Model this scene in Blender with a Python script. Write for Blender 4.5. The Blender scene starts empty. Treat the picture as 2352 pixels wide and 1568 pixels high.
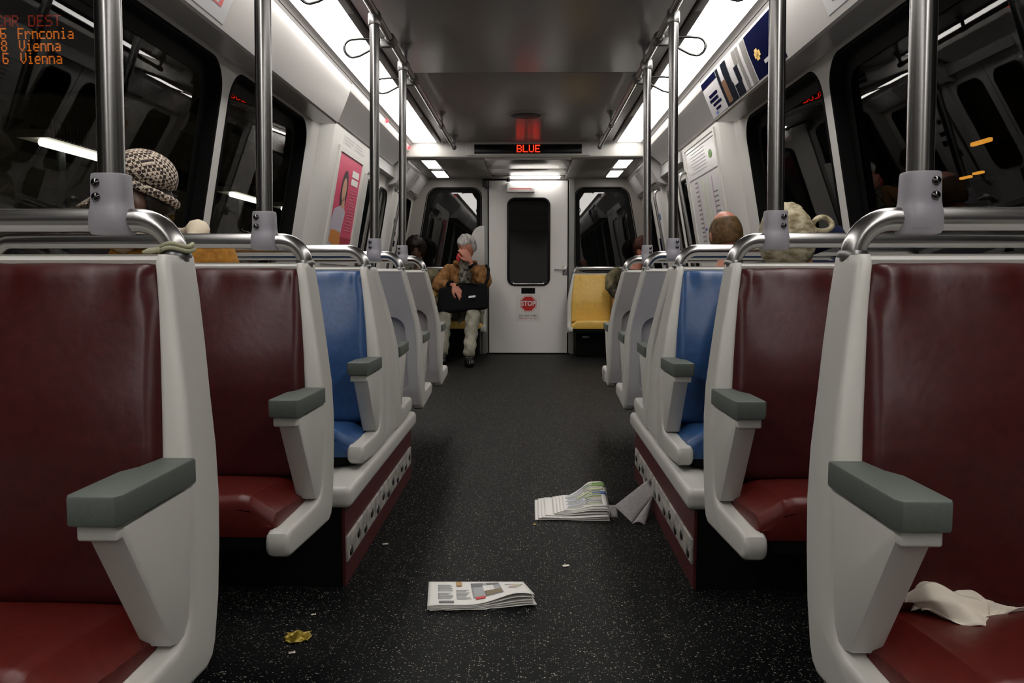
import bpy, bmesh, math, random
from mathutils import Vector, Matrix
C = bpy.context.scene.collection
R = math.radians
PI = math.pi
random.seed(7)

# ------------------------------------------------------------------ camera
FPX = 1900.0
cam_d = bpy.data.cameras.new('camera')
cam_d.sensor_width = 36.0
cam_d.lens = FPX / 2352.0 * 36.0
cam_d.clip_start = 0.02
cam = bpy.data.objects.new('camera', cam_d)
C.objects.link(cam)
cam.location = (0.03, 0.0, 0.87)
cam.rotation_euler = (PI / 2 - math.atan(149 / FPX), 0.0, math.atan(41 / FPX))
bpy.context.scene.camera = cam

# ------------------------------------------------------------------ world, exposure
wd = bpy.data.worlds.new('tunnel_dark')
bpy.context.scene.world = wd
wd.use_nodes = True
wd.node_tree.nodes['Background'].inputs[0].default_value = (0.6, 0.75, 0.8, 1)
wd.node_tree.nodes['Background'].inputs[1].default_value = 0.004
vs = bpy.context.scene.view_settings
vs.view_transform = 'Standard'
vs.look = 'None'
vs.gamma = 1.0
vs.use_curve_mapping = False
vs.exposure = 0.0
DIFFUSER = 10.0          # brightness of the ceiling tubes behind their diffusers

# ------------------------------------------------------------------ materials
MATS = {}
def mat(name, col, rough=0.5, metal=0.0, spec=0.5, noise=None, bump=None, emit=None, var=0.0, coat=0.0, sheen=0.0):
    if name in MATS: return MATS[name]
    m = bpy.data.materials.new(name); m.use_nodes = True
    nt = m.node_tree; b = nt.nodes['Principled BSDF']
    b.inputs['Base Color'].default_value = (*col, 1)
    b.inputs['Roughness'].default_value = rough
    b.inputs['Metallic'].default_value = metal
    b.inputs['Specular IOR Level'].default_value = spec
    b.inputs['Coat Weight'].default_value = coat
    if emit:
        b.inputs['Emission Color'].default_value = (*emit[0], 1)
        b.inputs['Emission Strength'].default_value = emit[1]
    if var or bump:
        tc = nt.nodes.new('ShaderNodeTexCoord')
        n = nt.nodes.new('ShaderNodeTexNoise')
        n.inputs['Scale'].default_value = noise or 20
        n.inputs['Detail'].default_value = 6
        nt.links.new(tc.outputs['Object'], n.inputs['Vector'])
        if var:
            r = nt.nodes.new('ShaderNodeMapRange')
            r.inputs[1].default_value = 0.3; r.inputs[2].default_value = 0.7
            r.inputs[3].default_value = 1 - var; r.inputs[4].default_value = 1 + var
            nt.links.new(n.outputs[0], r.inputs[0])
            mx = nt.nodes.new('ShaderNodeVectorMath'); mx.operation = 'SCALE'
            mx.inputs[0].default_value = col
            nt.links.new(r.outputs[0], mx.inputs['Scale'])
            nt.links.new(mx.outputs[0], b.inputs['Base Color'])
        if bump:
            bp = nt.nodes.new('ShaderNodeBump')
            bp.inputs['Strength'].default_value = bump[0]
            bp.inputs['Distance'].default_value = bump[1]
            nt.links.new(n.outputs[0], bp.inputs['Height'])
            nt.links.new(bp.outputs[0], b.inputs['Normal'])
    MATS[name] = m
    return m

def emis(name, col, strength):
    if name in MATS: return MATS[name]
    m = bpy.data.materials.new(name); m.use_nodes = True
    nt = m.node_tree; nt.nodes.clear()
    o = nt.nodes.new('ShaderNodeOutputMaterial'); e = nt.nodes.new('ShaderNodeEmission')
    e.inputs[0].default_value = (*col, 1); e.inputs[1].default_value = strength
    nt.links.new(e.outputs[0], o.inputs[0])
    MATS[name] = m
    return m

def glass(name, tint, ior):
    m = bpy.data.materials.new(name); m.use_nodes = True
    nt = m.node_tree; nt.nodes.clear()
    o = nt.nodes.new('ShaderNodeOutputMaterial')
    t = nt.nodes.new('ShaderNodeBsdfTransparent'); t.inputs[0].default_value = (*tint, 1)
    g = nt.nodes.new('ShaderNodeBsdfGlossy'); g.inputs['Roughness'].default_value = 0.01
    f = nt.nodes.new('ShaderNodeFresnel'); f.inputs[0].default_value = ior
    mx = nt.nodes.new('ShaderNodeMixShader')
    nt.links.new(f.outputs[0], mx.inputs[0]); nt.links.new(t.outputs[0], mx.inputs[1]); nt.links.new(g.outputs[0], mx.inputs[2])
    nt.links.new(mx.outputs[0], o.inputs[0])
    MATS[name] = m
    return m

SHELL = mat('moulded_offwhite_plastic', (.55, .545, .51), .40, noise=160, bump=(.10, .002))
SHELLBACK = mat('textured_grey_plastic', (.42, .41, .42), .6, noise=420, bump=(.25, .002), var=.06)
WALLW = mat('offwhite_wall_panel', (.60, .59, .56), .42, noise=90, bump=(.05, .002))
COVE = mat('cove_plastic', (.42, .405, .39), .22, noise=60, bump=(.02, .002))
LEDGEG = mat('grey_ledge', (.28, .28, .27), .5, noise=200, bump=(.1, .001))
CEIL = mat('ceiling_grey_satin', (.27, .26, .25), .28, noise=30, bump=(.02, .002))
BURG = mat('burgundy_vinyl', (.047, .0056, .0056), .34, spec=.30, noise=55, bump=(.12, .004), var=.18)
BLUE = mat('blue_vinyl', (.022, .072, .20), .36, spec=.4, noise=55, bump=(.12, .004), var=.15)
YEL = mat('yellow_vinyl', (.74, .46, .085), .40, noise=55, bump=(.12, .004), var=.12)
BURG_LIT = mat('burgundy_vinyl_toplit', (.092, .0098, .0078), .36, spec=.28, noise=55, bump=(.12, .004), var=.15)  # same burgundy vinyl, light from above put into the seat cushion colour
PADG = mat('grey_green_armrest', (.095, .112, .100), .55, noise=240, bump=(.12, .001), var=.08)
STEEL = mat('brushed_steel', (.38, .375, .37), .25, 1.0, noise=8)
STEELD = mat('dull_steel', (.20, .20, .20), .38, 1.0)
LOOPM = mat('dark_loop_steel', (.10, .10, .10), .35, 1.0)
CLAMP = mat('lilac_grey_casting', (.34, .33, .37), .42, .15, noise=400, bump=(.15, .001))
CHROME = mat('chrome', (.8, .8, .8), .08, 1.0)
BOLT = mat('dark_bolt', (.12, .12, .12), .18, 1.0)
BLACK = mat('black_rubber', (.004, .004, .004), .6, spec=.12)
BLACKG = mat('black_gloss', (.004, .004, .005), .2, spec=.25)
DKGREY = mat('dark_grey', (.045, .045, .045), .5, spec=.25)
MIDGREY = mat('mid_grey_metal', (.26, .26, .25), .4)
FRAMEG = mat('light_frame_grey', (.22, .21, .20), .4)
MAROON = mat('maroon_kickboard', (.075, .014, .014), .5, spec=.3, noise=60, var=.15)
DOORW = mat('door_white', (.80, .78, .75), .4, noise=60, bump=(.03, .002))
RED = mat('sign_red', (.55, .012, .010), .45)
WHITEP = mat('paper_white', (.72, .71, .68), .6)
INK = mat('ink_grey', (.16, .16, .17), .6)
INKL = mat('ink_light', (.44, .44, .45), .6)
INKR = mat('ink_red', (.50, .10, .10), .6)
NAVY = mat('ink_navy', (.006, .007, .028), .6, spec=0.0)
ADW = mat('advert_stock', (.38, .37, .38), .5)
PHD = mat('photo_dark', (.014, .016, .022), .6, spec=0.0)
PHT = mat('photo_tan', (.13, .06, .022), .6, spec=.1)
PHG = mat('photo_grey', (.16, .155, .14), .6, spec=.1)
PINK = mat('poster_pink', (.62, .06, .14), .4)
PINKD = mat('poster_dark_pink', (.34, .02, .05), .4)
ORANGE = mat('ink_orange', (.55, .20, .04), .5)
INKBLUE = mat('ink_blue', (.05, .13, .42), .5)
GREEN = mat('ink_green', (.16, .30, .08), .5)
SKIN = mat('skin_light', (.50, .24, .16), .5, noise=80, var=.08)
SKINR = mat('skin_ruddy', (.46, .18, .12), .5, noise=80, var=.08)
SKIND = mat('skin_dark', (.085, .040, .025), .45, noise=80, var=.1)
GLASS = glass('window_glass', (.72, .74, .72), 1.34)
GLASSEND = glass('end_window_glass', (.55, .56, .55), 1.75)
LIGHT = emis('tube_diffuser', (1.0, .955, .905), DIFFUSER)
LEDRED = emis('led_red', (1.0, .020, .006), 4.0)
LEDREDD = emis('led_dim_red', (.75, .05, .02), .20)
LEDOR = emis('led_orange', (1.0, .24, .02), .55)
DOTRED = emis('indicator_red', (1.0, .04, .05), 5.0)
TUBE = emis('platform_tube', (1.0, .97, .88), 3.5)
AMBER = emis('amber_lamp', (1.0, .42, .05), .9)

# floor: black terrazzo-like sheet with pale flecks
def floor_mat():
    m = bpy.data.materials.new('speckled_black_floor'); m.use_nodes = True
    nt = m.node_tree; b = nt.nodes['Principled BSDF']
    tc = nt.nodes.new('ShaderNodeTexCoord')
    def flecks(scale, thr, keep):
        v = nt.nodes.new('ShaderNodeTexVoronoi'); v.inputs['Scale'].default_value = scale
        nt.links.new(tc.outputs['Object'], v.inputs['Vector'])
        l = nt.nodes.new('ShaderNodeMath'); l.operation = 'LESS_THAN'; l.inputs[1].default_value = thr
        nt.links.new(v.outputs['Distance'], l.inputs[0])
        s = nt.nodes.new('ShaderNodeSeparateColor'); nt.links.new(v.outputs['Color'], s.inputs[0])
        k = nt.nodes.new('ShaderNodeMath'); k.operation = 'LESS_THAN'; k.inputs[1].default_value = keep
        nt.links.new(s.outputs[0], k.inputs[0])
        a = nt.nodes.new('ShaderNodeMath'); a.operation = 'MULTIPLY'
        nt.links.new(l.outputs[0], a.inputs[0]); nt.links.new(k.outputs[0], a.inputs[1])
        c = nt.nodes.new('ShaderNodeMath'); c.operation = 'MULTIPLY'
        nt.links.new(a.outputs[0], c.inputs[0]); nt.links.new(s.outputs[1], c.inputs[1])
        return c.outputs[0]
    a = flecks(190, .30, .36); c2 = flecks(95, .22, .30)
    mx = nt.nodes.new('ShaderNodeMath'); mx.operation = 'MAXIMUM'
    nt.links.new(a, mx.inputs[0]); nt.links.new(c2, mx.inputs[1])
    cr = nt.nodes.new('ShaderNodeMix'); cr.data_type = 'RGBA'
    cr.inputs['A'].default_value = (.0045, .0052, .0058, 1); cr.inputs['B'].default_value = (.38, .36, .29, 1)
    nt.links.new(mx.outputs[0], cr.inputs['Factor'])
    nt.links.new(cr.outputs['Result'], b.inputs['Base Color'])
    b.inputs['Roughness'].default_value = .5
    b.inputs['Specular IOR Level'].default_value = .07
    n = nt.nodes.new('ShaderNodeTexNoise'); n.inputs['Scale'].default_value = 260
    nt.links.new(tc.outputs['Object'], n.inputs['Vector'])
    bp = nt.nodes.new('ShaderNodeBump'); bp.inputs['Strength'].default_value = .35; bp.inputs['Distance'].default_value = .002
    nt.links.new(n.outputs[0], bp.inputs['Height']); nt.links.new(bp.outputs[0], b.inputs['Normal'])
    return m
FLOOR = floor_mat()

def checks_mat():
    m = bpy.data.materials.new('houndstooth_wool'); m.use_nodes = True
    nt = m.node_tree; b = nt.nodes['Principled BSDF']
    tc = nt.nodes.new('ShaderNodeTexCoord')
    mp = nt.nodes.new('ShaderNodeMapping'); mp.inputs['Rotation'].default_value = (.3, .5, .2)
    nt.links.new(tc.outputs['Object'], mp.inputs[0])
    k = nt.nodes.new('ShaderNodeTexChecker'); k.inputs['Scale'].default_value = 95
    k.inputs[1].default_value = (.62, .52, .42, 1); k.inputs[2].default_value = (.035, .022, .020, 1)
    nt.links.new(mp.outputs[0], k.inputs[0])
    k2 = nt.nodes.new('ShaderNodeTexChecker'); k2.inputs['Scale'].default_value = 190
    k2.inputs[1].default_value = (1, 1, 1, 1); k2.inputs[2].default_value = (.45, .42, .40, 1)
    nt.links.new(mp.outputs[0], k2.inputs[0])
    x = nt.nodes.new('ShaderNodeMix'); x.data_type = 'RGBA'; x.blend_type = 'MULTIPLY'; x.inputs['Factor'].default_value = .6
    nt.links.new(k.outputs[0], x.inputs['A']); nt.links.new(k2.outputs[0], x.inputs['B'])
    nt.links.new(x.outputs['Result'], b.inputs['Base Color'])
    b.inputs['Roughness'].default_value = .9
    return m
CHECKS = checks_mat()

def streak_mat(name, a, c, scale, rough=.6):
    m = bpy.data.materials.new(name); m.use_nodes = True
    nt = m.node_tree; b = nt.nodes['Principled BSDF']
    tc = nt.nodes.new('ShaderNodeTexCoord')
    mp = nt.nodes.new('ShaderNodeMapping'); mp.inputs['Scale'].default_value = scale
    nt.links.new(tc.outputs['Object'], mp.inputs[0])
    n = nt.nodes.new('ShaderNodeTexNoise'); n.inputs['Scale'].default_value = 14; n.inputs['Detail'].default_value = 5
    nt.links.new(mp.outputs[0], n.inputs['Vector'])
    r = nt.nodes.new('ShaderNodeValToRGB'); r.color_ramp.elements[0].position = .35; r.color_ramp.elements[1].position = .65
    r.color_ramp.elements[0].color = (*a, 1); r.color_ramp.elements[1].color = (*c, 1)
    nt.links.new(n.outputs[0], r.inputs[0]); nt.links.new(r.outputs[0], b.inputs['Base Color'])
    b.inputs['Roughness'].default_value = rough; b.inputs['Specular IOR Level'].default_value = .2
    bp = nt.nodes.new('ShaderNodeBump'); bp.inputs['Strength'].default_value = .6; bp.inputs['Distance'].default_value = .006
    nt.links.new(n.outputs[0], bp.inputs['Height']); nt.links.new(bp.outputs[0], b.inputs['Normal'])
    return m
BLOND = streak_mat('blond_hair', (.20, .155, .08), (.58, .52, .37), (2.2, .6, 4.5))
GREYHAIR = streak_mat('grey_hair', (.20, .19, .18), (.55, .53, .50), (4, 1, 1))
DARKHAIR = streak_mat('dark_curly_hair', (.003, .002, .0015), (.016, .009, .006), (3, 3, 3), .5)
STUBBLE = streak_mat('cropped_hair', (.055, .032, .012), (.13, .075, .03), (3, 3, 3), .6)
BROWNHAIR = streak_mat('auburn_hair', (.02, .006, .004), (.075, .02, .012), (3, 3, 3))
JACKET = streak_mat('brown_canvas', (.17, .078, .026), (.33, .165, .06), (2, 2, 1), .75)
OLIVE = streak_mat('olive_cotton', (.085, .075, .04), (.20, .17, .10), (2, 2, 1), .85)
COATM = streak_mat('mustard_wool', (.20, .085, .012), (.40, .18, .03), (2, 2, 2), .9)
KHAKI = streak_mat('khaki_twill', (.17, .165, .13), (.31, .30, .24), (1, 1, .4), .85)
SHIRTG = streak_mat('pale_grey_fleece', (.30, .30, .28), (.52, .51, .47), (2, 2, 2), .9)
SCARF = streak_mat('patterned_scarf', (.008, .008, .01), (.42, .40, .33), (2, 2, 2), .85)
NAVYC = mat('navy_cloth', (.008, .011, .035), .9, spec=.1)
BAGM = mat('black_nylon', (.003, .003, .0035), .7, spec=.12, noise=60, bump=(.4, .006))
CREAM = mat('cream_wool', (.60, .52, .40), .9, noise=60, bump=(.4, .006))
SHOEM = mat('black_leather', (.006, .005, .005), .25, spec=.35)
REDC = mat('red_cloth', (.55, .03, .03), .8)
DARKCLOTH = mat('dark_trousers', (.008, .008, .010), .9, spec=.1)
PLASTICBAG = mat('clear_plastic_film', (.50, .48, .44), .2, spec=.6)
PLASTICBAG.node_tree.nodes['Principled BSDF'].inputs['Alpha'].default_value = .55
NAPKIN = mat('stained_napkin', (.74, .68, .58), .75, noise=9, var=.14, bump=(.3, .004))
WRAP = mat('gold_wrapper', (.42, .30, .035), .30, .3, noise=80, var=.4, bump=(.6, .004))
CONCRETE = mat('vault_concrete', (.20, .19, .15), .9, noise=3, var=.25)

# ------------------------------------------------------------------ mesh builder
class MB:
    def __init__(s): s.v = []; s.f = []; s.m = []
    def add(s, vs, fs, mi=0):
        o = len(s.v); s.v += [tuple(p) for p in vs]
        for f in fs: s.f.append([o + i for i in f]); s.m.append(mi)
        return s
    def box(s, lo, hi, mi=0, M=None):
        x0, y0, z0 = lo; x1, y1, z1 = hi
        p = [(x0,y0,z0),(x1,y0,z0),(x1,y1,z0),(x0,y1,z0),(x0,y0,z1),(x1,y0,z1),(x1,y1,z1),(x0,y1,z1)]
        if M: p = [M(*q) for q in p]
        return s.add(p, [(0,3,2,1),(4,5,6,7),(0,1,5,4),(1,2,6,5),(2,3,7,6),(3,0,4,7)], mi)
    def rbox(s, lo, hi, r, mi=0, M=None, seg=3):
        bm = bmesh.new()
        bmesh.ops.create_cube(bm, size=1)
        for v in bm.verts:
            v.co = Vector([(lo[i] + hi[i]) / 2 + v.co[i] * (hi[i] - lo[i]) for i in range(3)])
        bmesh.ops.bevel(bm, geom=bm.edges[:], offset=r, segments=seg, profile=.5, affect='EDGES')
        return s.bm(bm, mi, M)
    def bm(s, bm, mi=0, M=None):
        bm.verts.index_update()
        p = [tuple(v.co) for v in bm.verts]
        if M: p = [M(*q) for q in p]
        fs = [[v.index for v in f.verts] for f in bm.faces]
        bm.free()
        return s.add(p, fs, mi)
    def rings(s, rings, mi=0, cap=True, closed=True):
        n = len(rings[0]); o = len(s.v)
        vs = [p for r in rings for p in r]; fs = []
        for k in range(len(rings) - 1):
            for i in range(n if closed else n - 1):
                j = (i + 1) % n
                fs.append((k*n+i, k*n+j, (k+1)*n+j, (k+1)*n+i))
        if cap:
            fs.append(tuple(range(n - 1, -1, -1))); fs.append(tuple((len(rings)-1)*n + i for i in range(n)))
        return s.add(vs, fs, mi)
    def prism(s, poly, a, b, M, mi=0, bev=0.0, steps=3):
        """poly: 2-D points; extruded from a to b along the first local axis; M(t, p, q) -> xyz. bev rounds the two rims."""
        n = len(poly)
        def inset(d):
            out = []
            area = sum(poly[i][0]*poly[(i+1)%n][1]-poly[(i+1)%n][0]*poly[i][1] for i in range(n))
            sg = 1 if area > 0 else -1
            for i in range(n):
                p0, p1, p2 = Vector(poly[i-1]), Vector(poly[i]), Vector(poly[(i+1) % n])
                e1 = (p1 - p0); e2 = (p2 - p1)
                if e1.length < 1e-7 or e2.length < 1e-7: out.append(tuple(p1)); continue
                e1.normalize(); e2.normalize()
                n1 = Vector((-e1.y, e1.x)) * sg; n2 = Vector((-e2.y, e2.x)) * sg
                nn = n1 + n2
                if nn.length < 1e-4: out.append(tuple(p1)); continue
                nn.normalize(); k = d / max(.45, nn.dot(n1))
                out.append(tuple(p1 + nn * k))
            return out
        sgn = 1 if b > a else -1
        rs = []
        if bev:
            for k in range(steps + 1):
                th = k / steps * PI / 2
                rs.append((a + sgn*bev*(1-math.sin(th)), inset(bev*(1-math.cos(PI/2-th)) if False else bev*(1-math.sin(th)) if False else bev*(1-math.sin(th)))) if False else (a + sgn*bev*(1-math.cos(th)), inset(bev*(1-math.sin(th)))))
            for k in range(steps, -1, -1):
                th = k / steps * PI / 2
                rs.append((b - sgn*bev*(1-math.cos(th)), inset(bev*(1-math.sin(th)))))
        else:
            rs = [(a, poly), (b, poly)]
        return s.rings([[M(t, p, q) for p, q in pl] for t, pl in rs], mi)
    def tube(s, pts, r, n=14, mi=0, cap=True, closed=False):
        pts = [Vector(p) for p in pts]; rs = r if isinstance(r, (list, tuple)) else [r] * len(pts)
        rings = []; L = len(pts)
        up = None
        for i, p in enumerate(pts):
            if closed: t = pts[(i+1) % L] - pts[i-1]
            else: t = pts[min(i+1, L-1)] - pts[max(i-1, 0)]
            t.normalize()
            if up is None:
                up = Vector((0,0,1)) if abs(t.z) < .9 else Vector((0,1,0))
            a = t.cross(up)
            if a.length < 1e-5: a = t.cross(Vector((1,0,0)))
            a.normalize(); up = a.cross(t); up.normalize()
            rings.append([p + (a*math.cos(2*PI*k/n) + up*math.sin(2*PI*k/n)) * rs[i] for k in range(n)])
        if closed:
            rings.append(rings[0]); cap = False
        return s.rings(rings, mi, cap)
    def lathe(s, prof, origin, axis='z', n=24, mi=0):
        o = Vector(origin); rings = []
        for r, h in prof:
            ring = []
            for k in range(n):
                c, d = r*math.cos(2*PI*k/n), r*math.sin(2*PI*k/n)
                ring.append(o + Vector({'z':(c,d,h),'y':(c,h,d),'x':(h,c,d)}[axis]))
            rings.append(ring)
        return s.rings(rings, mi)
    def grid(s, nu, nv, fn, mi=0, wrap=False):
        vs = [fn(i/(nu-1), j/(nv-1)) for i in range(nu) for j in range(nv)]
        fs = [(i*nv+j, (i+1)*nv+j, (i+1)*nv+j+1, i*nv+j+1) for i in range(nu-1) for j in range(nv-1)]
        return s.add(vs, fs, mi)
    def ball(s, c, r, n=16, mi=0, fn=None):
        rx, ry, rz = r if isinstance(r, (tuple, list)) else (r, r, r)
        rings = []
        for i in range(1, n):
            th = PI*i/n
            ring = []
            for k in range(2*n):
                ph = PI*k/n
                d = Vector((math.sin(th)*math.cos(ph), math.sin(th)*math.sin(ph), math.cos(th)))
                q = Vector((d.x*rx, d.y*ry, d.z*rz))
                if fn: q = fn(q, d)
                ring.append(Vector(c) + q)
            rings.append(ring)
        return s.rings(rings, mi)

def link(name, me, mats, parent=None):
    o = bpy.data.objects.new(name, me); C.objects.link(o)
    for m in (mats if isinstance(mats, (list, tuple)) else [mats]): me.materials.append(m)
    if parent is not None:
        o.parent = parent
        o.matrix_parent_inverse = Matrix.Translation(-Vector(parent_world(parent)))
    return o
def parent_world(p):
    v = Vector(p.location)
    q = p.parent
    while q is not None:
        v = Vector((0, 0, 0)) if q.type == 'MESH' and False else v
        q = q.parent
    return v
ORIG = {}
def obj(name, mb, mats, parent=None, smooth=38, origin=None):
    """one mesh object; parts are given in world coordinates and hung on their thing"""
    me = bpy.data.meshes.new(name)
    me.from_pydata([tuple(p) for p in mb.v], [], mb.f)
    me.validate()
    if len(mb.m) == len(me.polygons):
        me.polygons.foreach_set('material_index', mb.m)
    bm = bmesh.new(); bm.from_mesh(me)
    bmesh.ops.recalc_face_normals(bm, faces=bm.faces)
    for f in bm.faces: f.smooth = smooth > 0
    a = R(max(smooth, 1))
    for e in bm.edges:
        if len(e.link_faces) == 2: e.smooth = e.calc_face_angle(0) < a
    bm.to_mesh(me); bm.free()
    if parent is not None: origin = ORIG[parent.name] if origin is None else origin
    if origin is None:
        vs = [v.co for v in me.vertices]
        origin = Vector(((min(v.x for v in vs)+max(v.x for v in vs))/2, (min(v.y for v in vs)+max(v.y for v in vs))/2, min(v.z for v in vs)))
    origin = Vector(origin)
    me.transform(Matrix.Translation(-origin))
    o = bpy.data.objects.new(name, me); C.objects.link(o)
    for m in (mats if isinstance(mats, (list, tuple)) else [mats]): me.materials.append(m)
    ORIG[o.name] = origin
    if parent is not None:
        o.parent = parent; o.location = origin - ORIG[parent.name]
    else:
        o.location = origin
    return o
def thing(name, label, cat, loc, group=None):
    o = bpy.data.objects.new(name, None); C.objects.link(o)
    o.empty_display_size = .1
    o.location = loc; ORIG[o.name] = Vector(loc)
    o['label'] = label; o['category'] = cat
    if group: o['group'] = group
    return o
def tag(o, label, cat, group=None):
    o['label'] = label; o['category'] = cat
    if group: o['group'] = group
    return o
def face_in(o, c=(0, 4.5, 1.3)):
    """panes: every face looks into the car"""
    w = ORIG[o.name]
    for p in o.data.polygons:
        if p.normal.dot(Vector(c) - (p.center + w)) < 0: p.flip()
    o.data.update()
    return o
def struct(name, mb, mats, parent=None, smooth=38, label=None, cat=None):
    o = obj(name, mb, mats, parent, smooth)
    if parent is None:
        o['kind'] = 'structure'
        if label: o['label'] = label; o['category'] = cat
    return o

def rrect(x0, y0, x1, y1, r, n=6):
    pts = []
    for cx, cy, a0 in ((x1-r, y1-r, 0), (x0+r, y1-r, 90), (x0+r, y0+r, 180), (x1-r, y0+r, 270)):
        for k in range(n + 1):
            a = R(a0 + 90*k/n); pts.append((cx + r*math.cos(a), cy + r*math.sin(a)))
    return pts
def plate_hole(mb, outer, hole, M, mi=0):
    """outer = (x0,y0,x1,y1); hole = closed polygon inside; M maps (p,q) to xyz"""
    x0, y0, x1, y1 = outer
    cx = sum(p for p, q in hole)/len(hole); cy = sum(q for p, q in hole)/len(hole)
    def hit(p, q):
        dx, dy = p-cx, q-cy; t = 1e9
        if dx > 1e-9: t = min(t, (x1-cx)/dx)
        if dx < -1e-9: t = min(t, (x0-cx)/dx)
        if dy > 1e-9: t = min(t, (y1-cy)/dy)
        if dy < -1e-9: t = min(t, (y0-cy)/dy)
        return (cx+dx*t, cy+dy*t)
    # make sure the outer corners are met: add hole points along rays to the corners
    pts = list(hole)
    ang = lambda p: math.atan2(p[1]-cy, p[0]-cx)
    for c in ((x0,y0),(x1,y0),(x1,y1),(x0,y1)):
        a = ang(c)
        best = None
        for i in range(len(hole)):
            p, q = hole[i], hole[(i+1) % len(hole)]
            d = Vector((c[0]-cx, c[1]-cy)); e = Vector((q[0]-p[0], q[1]-p[1])); w = Vector((p[0]-cx, p[1]-cy))
            den = d.x*e.y-d.y*e.x
            if abs(den) < 1e-12: continue
            u = (w.x*d.y-w.y*d.x)/den*-1 if False else (d.y*w.x-d.x*w.y)/(d.x*e.y-d.y*e.x)
            t = (w.x*e.y-w.y*e.x)/den
            if -1e-9 <= u <= 1+1e-9 and t > 0: best = (p[0]+e.x*u, p[1]+e.y*u)
        if best: pts.append(best)
    pts.sort(key=ang)
    clean = []
    for p in pts:
        if not clean or (abs(p[0]-clean[-1][0])+abs(p[1]-clean[-1][1])) > 1e-5: clean.append(p)
    out = [hit(*p) for p in clean]
    mb.rings([[M(*p) for p in clean], [M(*p) for p in out]], mi, cap=False)
    return clean
def curve_mesh_text(txt, size, align='CENTER', extrude=.0005, bold=0.0):
    cu = bpy.data.curves.new('t', 'FONT'); cu.body = txt; cu.size = size; cu.align_x = align; cu.align_y = 'CENTER'
    cu.extrude = extrude; cu.offset = bold; cu.resolution_u = 3
    o = bpy.data.objects.new('t', cu); C.objects.link(o)
    dg = bpy.context.evaluated_depsgraph_get(); dg.update()
    me = bpy.data.meshes.new_from_object(o.evaluated_get(dg))
    vs = [tuple(v.co) for v in me.vertices]; fs = [list(p.vertices) for p in me.polygons]
    bpy.data.objects.remove(o); bpy.data.curves.remove(cu); bpy.data.meshes.remove(me)
    return vs, fs
FONT57 = {
'B':'11110 10001 10001 11110 10001 10001 11110','L':'10000 10000 10000 10000 10000 10000 11111','U':'10001 10001 10001 10001 10001 10001 01110',
'E':'11111 10000 10000 11110 10000 10000 11111','C':'01110 10001 10000 10000 10000 10001 01110','A':'01110 10001 10001 11111 10001 10001 10001',
'R':'11110 10001 10001 11110 10100 10010 10001','D':'11110 10001 10001 10001 10001 10001 11110','S':'01111 10000 10000 01110 00001 00001 11110',
'T':'11111 00100 00100 00100 00100 00100 00100','6':'11111 10000 10000 11110 10001 10001 01110','8':'01110 10001 10001 01110 10001 10001 01110',
'F':'11111 10000 10000 11110 10000 10000 10000','V':'10001 10001 10001 10001 10001 01010 00100','r':'00000 00000 10110 11001 10000 10000 10000',
'n':'00000 00000 11110 10001 10001 10001 10001','c':'00000 00000 01111 10000 10000 10000 01111','o':'00000 00000 01110 10001 10001 10001 01110',
'i':'00100 00000 01100 00100 00100 00100 01110','a':'00000 00000 01110 00001 01111 10001 01111','e':'00000 00000 01110 10001 11111 10000 01110',' ':'00000 '*7}
def led_text(mb, txt, x, y, z, pitch, mi=0, fill=.9):
    """dots facing -y; x,z = top left"""
    for ci, ch in enumerate(txt):
        rows = FONT57[ch].split()
        for r, row in enumerate(rows):
            for c, b in enumerate(row):
                if b == '1':
                    px = x + (ci*6 + c)*pitch; pz = z - r*pitch; h = pitch*fill/2
                    mb.box((px-h, y-.002, pz-h), (px+h, y, pz+h), mi)

# ------------------------------------------------------------------ car shell
YB, YF = -4.2, 9.32          # ends of the car interior
YBEAM = 7.70
def xw(z): return 1.475 - .178*(z-.95) if z > .62 else 1.534
struct('floor', MB().box((-1.56, YB, -.04), (1.56, YF+.3, 0)), FLOOR)

ce = MB()
for y0, y1 in ((YB, 0.0), (0.004, 2.55), (2.554, 5.115), (5.121, YBEAM)):
    ce.rbox((-.775, y0, 2.10), (.775, y1, 2.16), .003)
ce.box((-1.5, YB, 2.13), (1.5, YBEAM, 2.2), 1)
struct('ceiling', ce, [CEIL, DKGREY])

def cove_profile(kind):
    if kind == 'seats':
        return [(1.33, 1.845), (1.30, 1.822), (1.175, 1.815), (1.163, 1.822), (1.138, 1.88), (1.11, 1.945), (1.09, 1.995), (1.078, 2.03), (1.070, 2.06), (1.062, 2.085), (1.058, 2.13), (1.5, 2.2), (1.5, 1.9)]
    return [(1.40, 1.90), (1.30, 1.888), (1.232, 1.886), (1.222, 1.902), (1.112, 1.992), (1.085, 2.015), (1.072, 2.045), (1.062, 2.085), (1.058, 2.13), (1.5, 2.2), (1.5, 1.94)]
k = 1
for s in (-1, 1):
    b = MB(); b.prism(cove_profile('seats'), YB, 5.2, lambda t, p, q: (s*p, t, q))
    # fine joints between the moulded cove lengths
    struct('trim_%d' % k, b, COVE, smooth=25); k += 1
    b = MB(); b.prism(cove_profile('door'), 5.2, YBEAM, lambda t, p, q: (s*p, t, q))
    struct('trim_%d' % k, b, COVE, smooth=25); k += 1

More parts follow.
